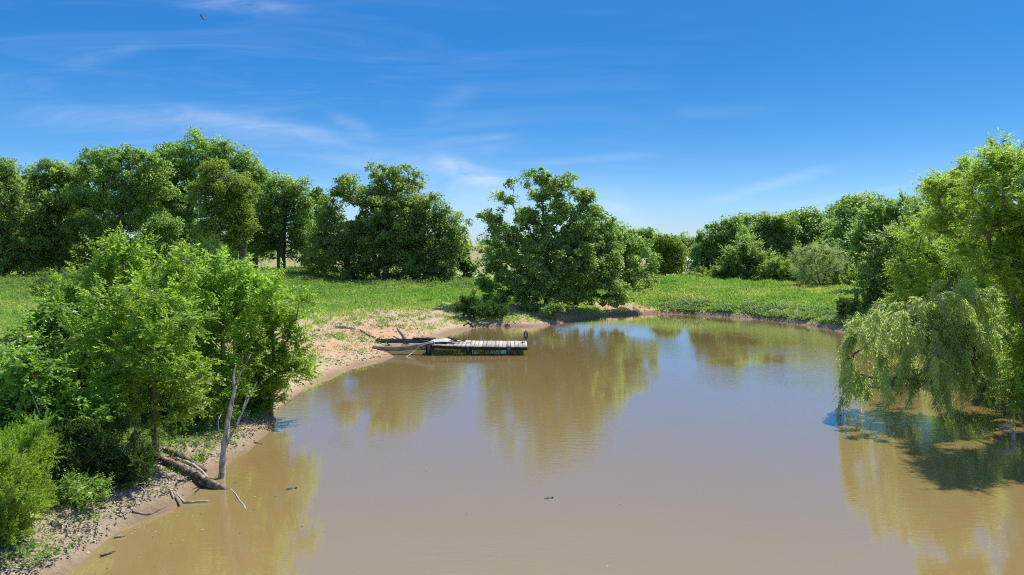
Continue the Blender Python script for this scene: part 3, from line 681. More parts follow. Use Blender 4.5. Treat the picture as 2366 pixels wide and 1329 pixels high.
tree('mesquite_tree', 'pale feathery grey-green tree standing alone on the dam crest', 'tree', [[(1900, 674), (1902, 652), (1908, 630)], [(1895, 674), (1880, 645), (1862, 625)], [(1897, 674), (1890, 640), (1885, 610)]], 78, .09,
     [(1860, 585, 28, 20), (1905, 580, 38, 20), (1940, 600, 22, 22), (1870, 615, 46, 30), (1920, 625, 40, 28), (1850, 640, 26, 20), (1935, 645, 22, 18), (1885, 648, 34, 14)], 260, S_spray(8, 18, .75, .16, wid=.22, droop=.3, lift=.35), 'pale', 'pbark', seed=33)
# right-hand side: cottonwoods with shimmering leaves between the dam and the willow
tree('cottonwood_tree', 'shimmering silver-leaved cottonwood left of the drooping willow', 'tree', [[(2050, 735), (2052, 690), (2056, 640), (2062, 600)]], 58, .16,
     [(2075, 560, 38, 40), (2045, 600, 40, 36), (2100, 610, 44, 50), (2030, 650, 46, 34), (2080, 670, 50, 36), (2000, 690, 36, 24), (2050, 715, 52, 24), (2115, 700, 40, 30)], 330,
     S_spray(7, 14, .85, .19, wid=.75, droop=.12, lift=.45), 'cotton', 'pbark', seed=34)
tree('cottonwood_tree', 'leafy bright-green tree behind the silver-leaved cottonwood, pointed top', 'tree', [[(2035, 690), (2035, 620), (2038, 540)]], 70, .22,
     [(2035, 480, 34, 20), (2065, 490, 36, 26), (2015, 515, 34, 26), (2060, 530, 46, 30), (1990, 560, 34, 30), (2030, 570, 50, 34), (2000, 610, 40, 34), (2100, 500, 40, 40), (2120, 560, 50, 50)], 330,
     S_spray(7, 13, .9, .22, wid=.68, droop=.12, lift=.4), 'cotton', 'pbark', seed=35)
tree('cedar_tree', 'small dark round cedar at the right end of the grassy dam slope', 'tree', [[(1953, 738), (1953, 725), (1953, 712)]], 57, .07,
     [(1953, 712, 16, 16), (1960, 724, 20, 12)], 80, S_plume(9, 12, .35, .14, wid=.35), 'dcedar', seed=36)
# tall willow and drooping willow over the water
tree('willow_tree', 'tall upright yellow-green willow at the right edge of the picture', 'tree', [[(2420, 975), (2385, 800), (2340, 690), (2300, 600), (2275, 520)], [(2440, 975), (2420, 720), (2420, 600)]], 25, .16,
     [(2310, 352, 30, 24), (2350, 375, 40, 30), (2250, 400, 50, 34, 3), (2200, 432, 44, 30, 5), (2300, 430, 70, 50), (2158, 428, 22, 28, 6), (2220, 490, 66, 44, 5), (2320, 520, 70, 50), (2175, 515, 44, 40, 6), (2250, 560, 60, 36, 4),
      (2360, 600, 50, 60), (2310, 610, 60, 40), (2370, 700, 44, 50), (2390, 780, 50, 60), (2380, 840, 40, 34), (2420, 480, 60, 90), (2440, 640, 60, 90), (2385, 900, 44, 36), (2350, 925, 24, 16)], 800,
     S_spray(8, 16, .60, .135, wid=.36, droop=.28, lift=.35), 'tall', 'pbark', seed=37)
tree('willow_tree', 'shaded leafy willow mass behind the drooping willow, left of the tall one', 'tree', [[(2260, 860), (2230, 720), (2200, 600)]], 37, .16,
     [(2130, 560, 50, 44), (2110, 620, 50, 44), (2190, 600, 70, 50), (2250, 640, 70, 50), (2150, 680, 70, 40), (2290, 700, 70, 60), (2080, 680, 40, 34), (2330, 790, 60, 60), (2230, 740, 60, 50)], 420,
     S_spray(8, 15, .70, .15, wid=.36, droop=.28, lift=.3), 'tall', 'pbark', seed=40)
tree('willow_tree', 'drooping grey-green willow with strands hanging over the water', 'tree', [[(2335, 900), (2290, 810), (2240, 740), (2200, 690)], [(2335, 900), (2250, 800), (2140, 765), (2050, 765)], [(2335, 900), (2280, 820), (2200, 800)]], 28, .13,
     [(2205, 662, 40, 22), (2165, 700, 44, 26, -1), (2250, 690, 40, 26, 1), (2090, 712, 40, 16, -.5), (2025, 738, 34, 14, -.5), (2125, 745, 52, 26, -1), (2215, 748, 52, 30, -1), (1985, 790, 30, 22), (2050, 780, 46, 24, 1), (2265, 775, 46, 36), (2155, 800, 44, 24, -1.5),
      (1965, 830, 20, 22), (1990, 870, 22, 24), (2235, 825, 44, 26, -1), (2292, 840, 26, 34), (2050, 835, 26, 20, .5), (2145, 860, 26, 24, -1), (2150, 890, 14, 18, -1), (2250, 860, 30, 16, -1)], 350,
     S_weep, 'willow', 'pbark', seed=38, split=.7)
for k_, (px_, D_, lb_) in enumerate(((2290, 34, 'shaded leafy bush on the right bank right behind the drooping willow'), (2350, 31, 'dark leafy bush touching the water at the right edge of the picture'), (2215, 38, 'shaded bush at the waterline seen beneath the drooping willow'), (2420, 29, 'leafy bush on the right bank just past the edge of the picture'))):
    tree('shrub', lb_, 'shrub', [[(px_, 890), (px_, 850), (px_, 810)]], D_, .06,
         [(px_ - 30, 790, 50, 40), (px_ + 30, 780, 50, 44), (px_, 840, 70, 40), (px_ - 45, 860, 36, 20), (px_ + 20, 730, 50, 44)], 190, S_spray(7, 13, .6, .15, wid=.5, droop=.35), 'mulb', 'pbark', seed=80 + k_, names=('stem', 'foliage'))
tree('willow_tree', 'shaded willow growing on the bank beyond the right edge of the picture', 'tree', [[(2560, 1000), (2540, 860), (2520, 700)]], 25, .2,
     [(2480, 500, 90, 80), (2560, 620, 100, 120), (2470, 660, 70, 90), (2600, 420, 90, 90), (2450, 780, 50, 60)], 420, S_spray(8, 15, .6, .11, wid=.27, droop=.28, lift=.35), 'tall', 'pbark', seed=39)

# ------------------------------------------------------------------ thicket on the near left bank
tree('elm_sapling', 'yellow-green elm sapling with a slim brown trunk nearest the water', 'tree', [[(372, 1116), (360, 1040), (355, 950), (352, 860), (345, 790)]], 20.6, .085,
     [(330, 690, 70, 40), (400, 740, 70, 44), (280, 770, 60, 44), (360, 800, 90, 50), (430, 850, 60, 44), (320, 880, 70, 44), (400, 930, 60, 34), (270, 850, 50, 50), (250, 700, 50, 40), (430, 890, 70, 40), (300, 940, 70, 40), (200, 800, 50, 40)], 420,
     S_shoots(5, 11, .46, .145, wid=.52, droop=.3), 'elm', 'pbark', seed=41, deep=.2)
tree('elm_sapling', 'tallest elm sapling of the near thicket, leafy shoots reaching highest', 'tree', [[(290, 1060), (285, 940), (280, 800), (275, 680)]], 24, .09,
     [(250, 585, 34, 40), (300, 590, 30, 40), (220, 620, 40, 40), (340, 610, 36, 36), (280, 650, 60, 46), (370, 650, 50, 40), (220, 690, 50, 50), (310, 730, 70, 50), (190, 750, 50, 50), (250, 810, 60, 50), (420, 620, 40, 30), (160, 680, 40, 36), (350, 880, 80, 50), (200, 900, 60, 40)], 440,
     S_shoots(5, 11, .52, .145, wid=.5, droop=.28, lift=.5), 'elm', 'pbark', seed=42, deep=.2)
tree('elm_sapling', 'green sapling leaning over the pond at the right end of the thicket', 'tree', [[(626, 968), (628, 900), (632, 830), (630, 760)], [(598, 968, .6), (596, 900), (590, 830)]], 27.4, .085,
     [(640, 690, 44, 36), (690, 700, 26, 20), (600, 720, 50, 40), (660, 750, 46, 36), (690, 780, 26, 24), (620, 800, 60, 44), (680, 840, 40, 36), (600, 860, 46, 34), (650, 870, 50, 26), (570, 780, 46, 46), (560, 860, 40, 40), (690, 860, 26, 22)], 400,
     S_shoots(5, 12, .5, .135, wid=.5, droop=.2), 'elm', 'pbark', seed=43, deep=.2)
tree('elm_sapling', 'green sapling between the tallest elm and the leaning sapling', 'tree', [[(520, 1000), (520, 900), (515, 800), (510, 700)]], 25.5, .085,
     [(500, 610, 24, 36), (560, 640, 36, 40), (460, 650, 50, 40), (520, 680, 60, 44), (590, 690, 46, 40), (460, 730, 56, 44), (540, 760, 60, 46), (480, 820, 56, 44), (550, 850, 50, 40), (500, 900, 50, 36), (640, 680, 40, 30), (560, 920, 40, 26), (430, 780, 50, 50)], 430,
     S_shoots(5, 11, .5, .145, wid=.5, droop=.25, lift=.4), 'elm', 'pbark', seed=44, deep=.2)
tree('mulberry_sapling', 'dark glossy mulberry sapling on the left side of the thicket', 'tree', [[(160, 1080), (155, 980), (150, 880), (150, 800)]], 22.5, .075,
     [(150, 720, 46, 30), (110, 760, 50, 36), (190, 780, 56, 44), (80, 820, 46, 34), (160, 850, 60, 46), (220, 870, 50, 40), (100, 780, 60, 30)], 260,
     S_shoots(5, 11, .5, .165, wid=.68, droop=.3), 'mulb', 'pbark', seed=45, deep=.2)
tree('mulberry_sapling', 'low broad-leaved mulberry at the left edge with large pale leaves', 'tree', [[(90, 1090), (85, 1010), (75, 930)]], 19, .06,
     [(40, 860, 50, 40), (100, 880, 56, 40), (20, 930, 50, 44), (90, 960, 66, 44), (170, 960, 60, 40), (230, 960, 50, 36), (140, 1010, 56, 30), (40, 990, 50, 30)], 300,
     S_shoots(6, 11, .42, .14, wid=.72, droop=.3), 'mulb', 'pbark', seed=46, deep=.2)
tree('shrub', 'leafy understory bush beneath the middle of the near thicket', 'shrub', [[(430, 1010), (430, 960), (430, 920)]], 24.5, .04,
     [(400, 900, 60, 40), (470, 930, 60, 40), (420, 860, 70, 44), (340, 940, 60, 40), (520, 950, 40, 26)], 220, S_spray(7, 12, .45, .11, wid=.55), 'mulb', 'pbark', seed=54, names=('stem', 'foliage'))
tree('shrub', 'dark leafy understory around the foot of the leaning sapling', 'shrub', [[(580, 985), (578, 950), (575, 910)]], 27.5, .04,
     [(560, 900, 50, 40), (610, 910, 40, 30), (540, 940, 40, 26), (590, 950, 36, 16), (640, 900, 30, 20)], 170, S_spray(7, 12, .42, .12, wid=.55), 'mulb', 'pbark', seed=57, names=('stem', 'foliage'))
tree('shrub', 'dark leafy bush at the back left of the near thicket', 'shrub', [[(170, 900), (170, 860), (170, 820)]], 28, .05,
     [(120, 800, 60, 40), (200, 790, 60, 40), (60, 850, 60, 40), (170, 860, 80, 40), (260, 870, 60, 50)], 240, S_spray(7, 12, .5, .12, wid=.55), 'mulb', 'pbark', seed=55, names=('stem', 'foliage'))
tree('elm_sapling', 'slender elm sapling filling the back of the thicket with arching tips', 'tree', [[(420, 970), (420, 850), (415, 740)]], 29, .07,
     [(400, 660, 50, 36), (440, 700, 60, 40), (380, 730, 60, 44), (440, 780, 70, 44), (350, 790, 60, 44), (560, 720, 60, 40), (600, 650, 36, 26)], 280, S_spray(7, 12, .55, .12, wid=.5, droop=.25, lift=.45), 'elm', 'pbark', seed=56)
tree('cedar_tree', 'reddish-green young cedar with feathery tip poking out of the thicket', 'tree', [[(478, 985), (478, 800), (478, 640), (480, 580)]], 28, .07,
     [(480, 575, 14, 28), (450, 600, 30, 22), (505, 605, 26, 26), (470, 640, 46, 36), (420, 640, 40, 30)], 130, S_plume(7, 14, .45, .10, wid=.2), 'dcedar', 'pbark', seed=47)
tree('cedar_tree', 'cedar coloured dark to look shaded, under the saplings beside the rotten log', 'tree', [[(250, 1130), (250, 1080), (252, 1030)]], 18.6, .06,
     [(250, 1020, 60, 36), (310, 1060, 44, 30), (200, 1060, 60, 36), (270, 1090, 60, 26), (170, 1010, 50, 36), (330, 1090, 26, 22)], 210, S_plume(9, 15, .30, .09, wid=.24), 'dcedar', 'pbark', seed=48)  # dark leaf colour here stands in for the saplings' shade
tree('cedar_tree', 'bright green feathery cedar in the lower left corner', 'tree', [[(10, 1250), (12, 1180), (15, 1110)]], 15, .06,
     [(20, 1090, 40, 30), (50, 1130, 46, 34), (-20, 1130, 50, 50), (30, 1180, 60, 40), (70, 1170, 30, 26), (10, 1230, 50, 30)], 260, S_plume(9, 18, .28, .085, wid=.22), 'cedar', 'pbark', seed=49)
tree('cedar_tree', 'second cedar with pointed tip just above the lower left corner cedar', 'tree', [[(50, 1160), (55, 1080), (75, 1020)]], 17, .05,
     [(80, 1005, 20, 26), (50, 1030, 34, 30), (20, 1050, 36, 34), (90, 1050, 36, 26)], 150, S_plume(9, 16, .28, .085, wid=.22), 'cedar', 'pbark', seed=50)
tree('shrub', 'low leafy shrub on the bank in front of the dark cedar', 'shrub', [[(190, 1180), (185, 1150), (185, 1130)]], 17, .03,
     [(180, 1120, 46, 22), (130, 1130, 36, 22), (230, 1140, 36, 18), (160, 1150, 50, 18)], 110, S_spray(5, 10, .3, .07, wid=.6), 'mulb', 'pbark', seed=51, names=('stem', 'foliage'))
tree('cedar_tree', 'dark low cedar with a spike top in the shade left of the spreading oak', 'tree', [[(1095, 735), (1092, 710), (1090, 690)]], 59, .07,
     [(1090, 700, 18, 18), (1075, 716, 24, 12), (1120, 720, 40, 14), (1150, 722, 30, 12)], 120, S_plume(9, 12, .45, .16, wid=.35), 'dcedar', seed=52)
tree('shrub', 'small leafy shrub at the foot of the spreading oak near the water', 'shrub', [[(1282, 738), (1282, 725), (1282, 715)]], 60.5, .04,
     [(1282, 712, 18, 12), (1270, 722, 22, 10), (1225, 712, 30, 8, 2)], 70, S_oak(60, .4, .16), 'oak', seed=53, names=('stem', 'foliage'))

# ------------------------------------------------------------------ dead wood on the near bank
def branchy(name, label, cat, parts, mat, D=None, sub='branch'):
    """a thing made of a main stem and branches: parts = [(points, radii)...] in world metres; the first is the thing's own stem"""
    loc = np.array(parts[0][0][0]); e = empty(name, loc, label, cat)
    for i, (pts, rad) in enumerate(parts):
        mb = MB(); n = max(8, 3 * len(pts)); p = curve(np.array(pts) - loc, n, .004, i)
        mb.tube(p, np.interp(np.linspace(0, 1, n), np.linspace(0, 1, len(rad)), rad), 9, .09, seed=i)
        mb.build('trunk' if i == 0 else sub, M[mat], e, True)
    return e
d0 = 20.5
w = lambda x, y, o=0.0: W(x, y, d0 + o)
b0 = onwater(510, 1108); b0[2] = -.3
branchy('dead_tree', 'bare bleached dead tree rising straight from the pond edge', 'dead tree',
        [([b0, w(516, 1060), w(522, 1000), w(534, 940), w(544, 890)], [.09, .08, .066, .054, .04]),
         ([w(542, 900), w(556, 862), w(581, 820)], [.038, .028, .012]),
         ([w(542, 900), w(540, 870, .1), w(545, 846, .1)], [.05, .035, .02]),
         ([w(521, 1034), w(545, 985, -.1), w(568, 935, -.1), w(594, 884, -.1)], [.042, .034, .024, .008]),
         ([w(557, 962, -.1), w(566, 930), w(577, 896)], [.02, .016, .006]),
         ([w(513, 1030), w(505, 990, -.2), w(505, 962, -.2)], [.018, .013, .008]),
         ([w(506, 970, -.2), w(512, 955), w(518, 946)], [.009, .007, .004])], 'snag')
def laid(name, label, cat, pts, rad, mat, n=14, rough=.1, sides=10, seed=0, group=None, sq=1.0, rest=True):
    P = np.array(pts, float)
    if rest:
        rr = np.interp(np.linspace(0, 1, len(P)), np.linspace(0, 1, len(rad)), rad); g_ = terr(P[:, 0], P[:, 1])
        P[:, 2] = np.where(g_ > 0, np.maximum(P[:, 2], g_ + .55 * rr), P[:, 2])
    loc = P[0].copy()
    mb = MB(); p = curve(P - loc, n, .006, seed); mb.tube(p, np.interp(np.linspace(0, 1, n), np.linspace(0, 1, len(rad)), rad), sides, rough, seed=seed, sq=sq)
    o = mb.build(name, M[mat], None, True); o.location = tuple(loc)
    return tag(o, label, cat, group)
def gp(px, py, D, dz=0.0):
    p = W(px, py, D); p[2] = gz(p[0], p[1]) + dz; return p
q1 = onwater(516, 1131)
laid('log', 'thick rotten bark log sloping from the bank into the pond', 'log', [W(372, 1072, 20.6), W(410, 1092, 20.2), W(460, 1112, 19.8), q1 + [0, 0, -.02], q1 + [.35, -.3, -.3]], [.10, .135, .135, .10, .05], 'log', 22, .16, 12, 3)
laid('log', 'slim pale stick lying across the top of the thick rotten log', 'log', [W(408, 1070, 20.9), W(450, 1092, 20.6), W(492, 1117, 20.2)], [.05, .05, .035], 'bleached', 12, .08, 8, 4)
laid('log', 'second dark trunk lying behind the thick rotten log', 'log', [W(384, 1062, 21.3), W(430, 1078, 21.0), W(475, 1108, 20.5)], [.11, .10, .05], 'log', 14, .14, 9, 5)
laid('branch', 'thin dark branch reaching over the water from the end of the rotten log', 'branch', [W(478, 1125, 20.0), W(512, 1119, 20.0), W(548, 1116, 20.0)], [.02, .014, .004], 'log', 8, .05, 6, 6)
laid('branch', 'long dark stick along the waterline below the rotten log', 'branch', [onwater(300, 1206) + [0, .1, .04], onwater(340, 1198) + [0, .05, .05], onwater(384, 1180) + [0, 0, .02]], [.02, .028, .018], 'log', 10, .08, 7, 7)
laid('branch', 'short pale forked stick standing in the muddy bank', 'branch', [gp(331, 1196, 18.0, -.02), gp(333, 1196, 18.0, .12), gp(326, 1196, 18.0, .22)], [.022, .02, .012], 'bleached', 8, .05, 7, 8)
laid('log', 'grey broken log lying in the shade behind the slim trunk', 'log', [W(395, 958, 23.6), W(430, 946, 23.4), W(468, 938, 23.2)], [.09, .10, .06], 'snag', 12, .12, 9, 9)
laid('log', 'leaning grey stump in the dark under the tallest elm', 'log', [gp(268, 1000, 22.5, -.05), W(258, 965, 22.4), W(250, 940, 22.3)], [.12, .10, .08], 'pole', 10, .1, 9, 10)
rg = np.random.default_rng(77)
for i, (x0, y0, x1, y1, D, r) in enumerate(((300, 1040, 330, 945, 20.3, .014), (230, 1030, 300, 1015, 20.6, .012), (255, 1000, 345, 1050, 20.8, .014), (205, 1000, 275, 1010, 21.3, .010), (310, 990, 335, 1040, 20.2, .012), (48, 890, 62, 950, 18.4, .015), (68, 895, 98, 965, 18.2, .016))):
    L_ = ('straight dead twig leaning against the slim sapling trunk', 'pale dead twig lying low in the brush pile', 'dead twig slanting down across the brush pile', 'thin grey twig at the back of the brush pile',
          'short bent dead twig beside the slim sapling trunk', 'bare whitish stem curving under the low mulberry', 'second bare curved stem under the low mulberry')[i]
    a, b = W(x0, y0, D), W(x1, y1, D); mid = (a + b) / 2 + rg.normal(0, .08, 3)
    laid('twig', L_, 'twig', [a, mid, b], [r, r * .9, r * .5], 'bleached', 8, .05, 6, 20 + i, 'dead twigs in the thicket')
for i, (x, y, a_, ln, lb) in enumerate(((396, 1160, 2.2, .55, 'pale stick in the mud below the rotten log'), (408, 1166, 2.3, .5, 'dark stick beside the pale one at the waterline'), (418, 1160, 2.5, .45, 'short twig nearest the foot of the rotten log'),
                              (345, 1160, .4, .5, 'grey stick lying on the leaf litter'), (455, 1163, .15, .55, 'half sunken stick floating off the rotten log'), (250, 1283, .9, .3, 'tiny twig poking out of the water in the lower left'),
                              (277, 1243, .5, .22, 'short twig at the waterline in the lower left'), (597, 1027, -.3, .3, 'small stick floating beside the dead tree'))):
    p = onwater(x, y); c, s_ = math.cos(a_), math.sin(a_)
    h = [max(gz(p[0] + c * ln * k, p[1] + s_ * ln * k), 0.0) + .03 for k in (-.5, 0, .5)]
    laid('stick', lb, 'stick', [p + [c * ln * k, s_ * ln * k, hh] for k, hh in zip((-.5, 0, .5), h)], [.022, .02, .012], 'bleached' if i % 2 == 0 else 'log', 7, .06, 6, 40 + i, 'driftwood sticks at the near waterline')

# branch sticking out of the water on the right
s0 = onwater(2342, 1017); D_ = s0[1]
branchy('drift_branch', 'bleached bent branch on a dark stump rising from the shaded water', 'branch',
        [([s0 + [0, 0, -.3], s0 + [0, 0, .1], W(2341, 998, D_)], [.06, .055, .045]),
         ([W(2341, 998, D_), W(2332, 984, D_), W(2326, 979, D_)], [.022, .022, .018]),
         ([W(2328, 977, D_), W(2318, 988, D_), W(2301, 993, D_)], [.026, .028, .012]),
         ([W(2301, 993, D_), W(2320, 998, D_ - .1), W(2345, 1000, D_), W(2390, 1002, D_)], [.012, .022, .03, .03])], 'bleached')

# ------------------------------------------------------------------ fishing dock
dk = W(1108, 800, 43.0); DZ = .56
dock = empty('dock', (dk[0], 44.3, 0), 'weathered grey plank dock on three stout dark posts over the muddy water', 'dock')
x0, x1 = (998 - CX) * 43 / F, (1219 - CX) * 43 / F
dx = lambda x: x - dk[0]
deck_z = lambda x: .60 - .10 * (x - x0) / (x1 - x0) - .035 * math.sin(math.pi * (x - x0) / (x1 - x0))
x = x0; k = 0
rg = np.random.default_rng(5)
while x < x1 - .15:
    wd = .36 if x > x1 - .5 else rg.uniform(.21, .27)
    wd = min(wd, x1 - x); mb = MB()
    s = (deck_z(x + wd) - deck_z(x)) / wd; a = math.atan(s) + rg.normal(0, .012); yaw = rg.normal(0, .008)
    R = np.array([[math.cos(a), 0, -math.sin(a)], [0, 1, 0], [math.sin(a), 0, math.cos(a)]]) @ np.array([[math.cos(yaw), -math.sin(yaw), 0], [math.sin(yaw), math.cos(yaw), 0], [0, 0, 1]])
    mb.box((0, 0, 0), (2.5 + rg.uniform(-.05, .06), wd - .022, .045), np.eye(3), .003, rg.uniform(.25, .9), .006)
    o = mb.build('plank', M['plank'], dock)
    Rz = np.array([[0, -1, 0], [1, 0, 0], [0, 0, 1]])
    me = o.data; co = np.array([v.co for v in me.vertices]) @ (R @ Rz).T; me.vertices.foreach_set('co', co.astype(np.float32).ravel())
    o.location = (dx(x + wd / 2), -.02 + rg.normal(0, .02), deck_z(x + wd / 2) - .022 + rg.normal(0, .006))
    x += wd; k += 1
for y in (-1.15, 1.15):
    mb = MB(); xs = np.linspace(x0 + .02, x1 - .02, 9)
    for a, b in zip(xs[:-1], xs[1:]):
        za, zb = deck_z(a) - .135, deck_z(b) - .135; ang = math.atan2(zb - za, b - a)
        R = np.array([[math.cos(ang), 0, -math.sin(ang)], [0, 1, 0], [math.sin(ang), 0, math.cos(ang)]])
        mb.box((dx((a + b) / 2), y, (za + zb) / 2), (b - a + .012, .09, .17), R, 0, .35)
    mb.build('beam', M['darkwood'], dock)
for px in (989, 1081, 1175):
    for y in (-1.12, 1.12):
        mb = MB(); X = (px - CX) * 43.1 / F; zt = deck_z(min(max(X, x0), x1)) - (.06 if px > 1000 else .02)
        mb.box((dx(X), y + .0, (zt - 1.4) / 2), (.27, .25, zt + 1.4), None, .004, rg.uniform(.1, .5))
        o = mb.build('post', M['darkwood'], dock)
mb = MB(); mb.tube(curve([(dx(-.7), -1.0, .40), (dx(0), -1.1, .33), (dx(.8), -1.15, .30), (dx(1.0), -1.2, .44)], 10), .014, 6); mb.build('brace', M['darkwood'], dock)
mb = MB(); X = (1206 - CX) * 43.4 / F; mb.tube([(dx(X), -.7, -1.0), (dx(X), -.7, .45)], .018, 6); mb.build('rod', M['log'], dock)

def board(name, label, cat, a, b, width, th, mat, tint=.5, roll=0.0, group=None, bev=.004):
    """a plank or beam from a to b"""
    a, b = np.array(a, float), np.array(b, float); d = unit(b - a); s = unit(np.cross(UP, d)); u = np.cross(d, s)
    c, sn = math.cos(roll), math.sin(roll); s, u = s * c + u * sn, u * c - s * sn
    mb = MB(); mb.box((0, 0, 0), (np.linalg.norm(b - a), width, th), np.stack([d, s, u], -1), .003, tint, bev)
    o = mb.build(name, M[mat]); o.location = tuple((a + b) / 2)
    return tag(o, label, cat, group) if label else o
# collapsed walkway frame between the bank and the dock
g0, g1 = W(868, 801, 46.4), W(998, 791, 45.3); g0[2] = max(g0[2], gz(g0[0], g0[1]) + .05)
fr = empty('walkway_frame', g0, 'collapsed dark steel walkway frame bridging the bank and the dock', 'walkway')
for off in (0.0, .62):
    mb = MB(); a, b = np.zeros(3) + [0, off, 0], g1 - g0 + [0, off, 0]; d = unit(b - a); s = unit(np.cross(UP, d)); u = np.cross(d, s); R = np.stack([d, s, u], -1)
    L_ = np.linalg.norm(b - a)
    mb.box((a + b) / 2, (L_, .03, .15), R, 0, .3, .004)
    mb.box((a + b) / 2 + u * .083 + s * .025, (L_, .09, .016), R, 0, .6); mb.box((a + b) / 2 - u * .083 + s * .025, (L_, .09, .016), R, 0, .6)
    mb.build('rail', M['steel'], fr)
for t in (.02, .27, .36, .46, .80):
    p = (g1 - g0) * t + [0, .31, .125]; mb = MB(); mb.box(p, (.13, .95, .05), None, .006, .3); mb.build('crosspiece', M['darkwood'], fr)
mb = MB(); p = (g1 - g0) * .83; mb.box(p + [0.1, .31, .17], (1.4, .5, .04), None, .01, .2); mb.build('board', M['darkwood'], fr)
laid('pole', 'long brown weathered pole sloping from the bank up to the first dock post', 'pole', [W(862, 815, 43.7), W(930, 806, 43.45), W(1003, 794, 43.3)], [.15, .145, .135], 'pole', 12, .03, 12, 60)
# things left lying on the dock
zt = lambda X: deck_z(X)
X = (1015 - CX) * 44.2 / F
mb = MB(); gx, gy = np.meshgrid(np.linspace(-.62, .62, 13), np.linspace(-.5, .5, 9))
hz = .08 + .08 * vnoise(gx + 3, gy + 8, 2.2, 3) + .10 * np.exp(-((gx - .25) / .35) ** 2) * smooth(-.7, .5, gy) - .13 * smooth(-.4, -.75, gx)
ii = np.arange(gx.size).reshape(gx.shape); top = np.stack([gx + .12 * gy, gy, hz], -1).reshape(-1, 3); nn = gx.size
Q = np.stack([ii[:-1, :-1], ii[:-1, 1:], ii[1:, 1:], ii[1:, :-1]], -1).reshape(-1, 4)
rim = list(ii[0]) + list(ii[1:, -1]) + list(ii[-1, -2::-1]) + list(ii[-2:0:-1, 0])
mb.add(np.vstack([top, top - [0, 0, .02]]), [list(q) for q in Q] + [[int(i) + nn for i in q[::-1]] for q in Q] + [[rim[(i + 1) % len(rim)], rim[i], rim[i] + nn, rim[(i + 1) % len(rim)] + nn] for i in range(len(rim))])
o = mb.build('tarpaulin', M['sheet'], None, True); o.location = (X, 44.0, zt(X)); tag(o, 'crumpled pale sheet draped over the bank end of the dock', 'sheet')
for i, (a, b, hz0, hz1, wd, mt, lb) in enumerate((((1040, 43.9), (1088, 44.2), .16, .06, .10, 'pole', 'grey board slanting down onto the middle of the dock'), ((1026, 44.6), (1062, 44.1), .10, .07, .12, 'darkwood', 'dark board lying beside the crumpled sheet'),
                                        ((1022, 44.0), (1050, 43.6), .05, .05, .14, 'darkwood', 'black plank at the front edge of the loose pile'), ((1035, 45.0), (1075, 44.7), .22, .07, .07, 'darkwood', 'dark stick at the back of the loose pile'),
                                        ((1030, 44.9), (1055, 44.3), .17, .14, .13, 'darkwood', 'charred board topmost on the loose pile'))):
    xa, xb = (a[0] - CX) * a[1] / F, (b[0] - CX) * b[1] / F
    board('loose_board', lb, 'board', (xa, a[1], zt(xa) + hz0), (xb, b[1], zt(xb) + hz1), wd, .045, mt, .3, rg.normal(0, .1), 'loose boards piled on the dock')
laid('rope', 'pale rope hanging from the dock end down into the water', 'rope', [W(1000, 793, 43.2), W(972, 800, 43.1), W(955, 815, 42.9), W(934, 829, 42.2), W(930, 832, 42.0)], [.022, .02, .02, .018, .012], 'rope', 16, .02, 6, 61)
laid('branch', 'thin dark stick standing upright behind the dock', 'branch', [W(1079, 791, 46.3) + [0, 0, -.7], W(1083, 777, 46.3), W(1087, 767, 46.3)], [.018, .016, .010], 'log', 8, .05, 6, 62)
laid('branch', 'curved twig rising from the water behind the dock', 'branch', [W(1122, 792, 46.6) + [0, 0, -.5], W(1130, 783, 46.6), W(1145, 775, 46.6)], [.014, .012, .005], 'log', 8, .05, 6, 63)
laid('branch', 'dark crooked twig poking out of the open water under the oak', 'branch', [onwater(1278, 776) + [0, 0, -.3], onwater(1278, 776) + [.02, 0, .05], W(1286, 768, 54), W(1297, 762, 54)], [.03, .035, .025, .012], 'log', 10, .08, 6, 64)
# on the dirt bank
laid('log', 'split dark driftwood log lying on the sand behind the walkway frame', 'log', [gp(918, 772, 49.3, .5), gp(934, 780, 48.4, .24), gp(950, 788, 47.6, .08)], [.07, .15, .13], 'pole', 10, .12, 9, 65)
laid('log', 'thin brown pole lying on the red dirt slope', 'log', [gp(832, 763, 49.2, .07), gp(850, 768, 48.4, .06), gp(867, 775, 47.6, .06)], [.05, .055, .05], 'log', 8, .05, 8, 66)
a = [gp(x_, y_, D, .05) for x_, y_, D in ((766, 772, 47.5), (776, 780, 46.5), (790, 786, 45.7), (807, 789, 45.0))]
laid('plank', 'bent whitish board lying on the grassy bank above the pond', 'board', a, [.07, .085, .08, .05], 'bleached', 12, .03, 8, 67, None, .5)
laid('log', 'grey weathered slab half buried in grass on the bank', 'log', [gp(775, 752, 50.5, .05), gp(795, 753, 50.0, .10), gp(822, 755, 49.6, .05)], [.07, .10, .06], 'snag', 9, .12, 8, 68)
laid('log', 'black driftwood root at the tip of the sandy spit', 'log', [onwater(1070, 763) + [0, .3, .12], onwater(1080, 759) + [0, .3, .26], onwater(1094, 760) + [0, .1, .10]], [.05, .14, .05], 'log', 9, .15, 8, 69)
laid('branch', 'bleached branch lying in the leafy plants at the foot of the dam', 'branch', [gp(1563, 708, 71.5, .25), gp(1585, 720, 69.8, .2), gp(1602, 728, 68.4, .1)], [.04, .05, .03], 'bleached', 8, .08, 6, 70)
laid('branch', 'short pale stake leaning out of the shore plants on the right', 'branch', [gp(1886, 752, 59.6, 0), gp(1890, 746, 59.6, .45), gp(1894, 741, 59.6, .62)], [.05, .05, .04], 'bleached', 7, .05, 6, 71)
laid('pole', 'thin dark stake standing on the grassy dam slope', 'stake', [gp(1725, 709, 72, -.1), gp(1725, 709, 72, .4), gp(1726, 709, 72, .75)], [.045, .04, .03], 'log', 6, .05, 6, 72)
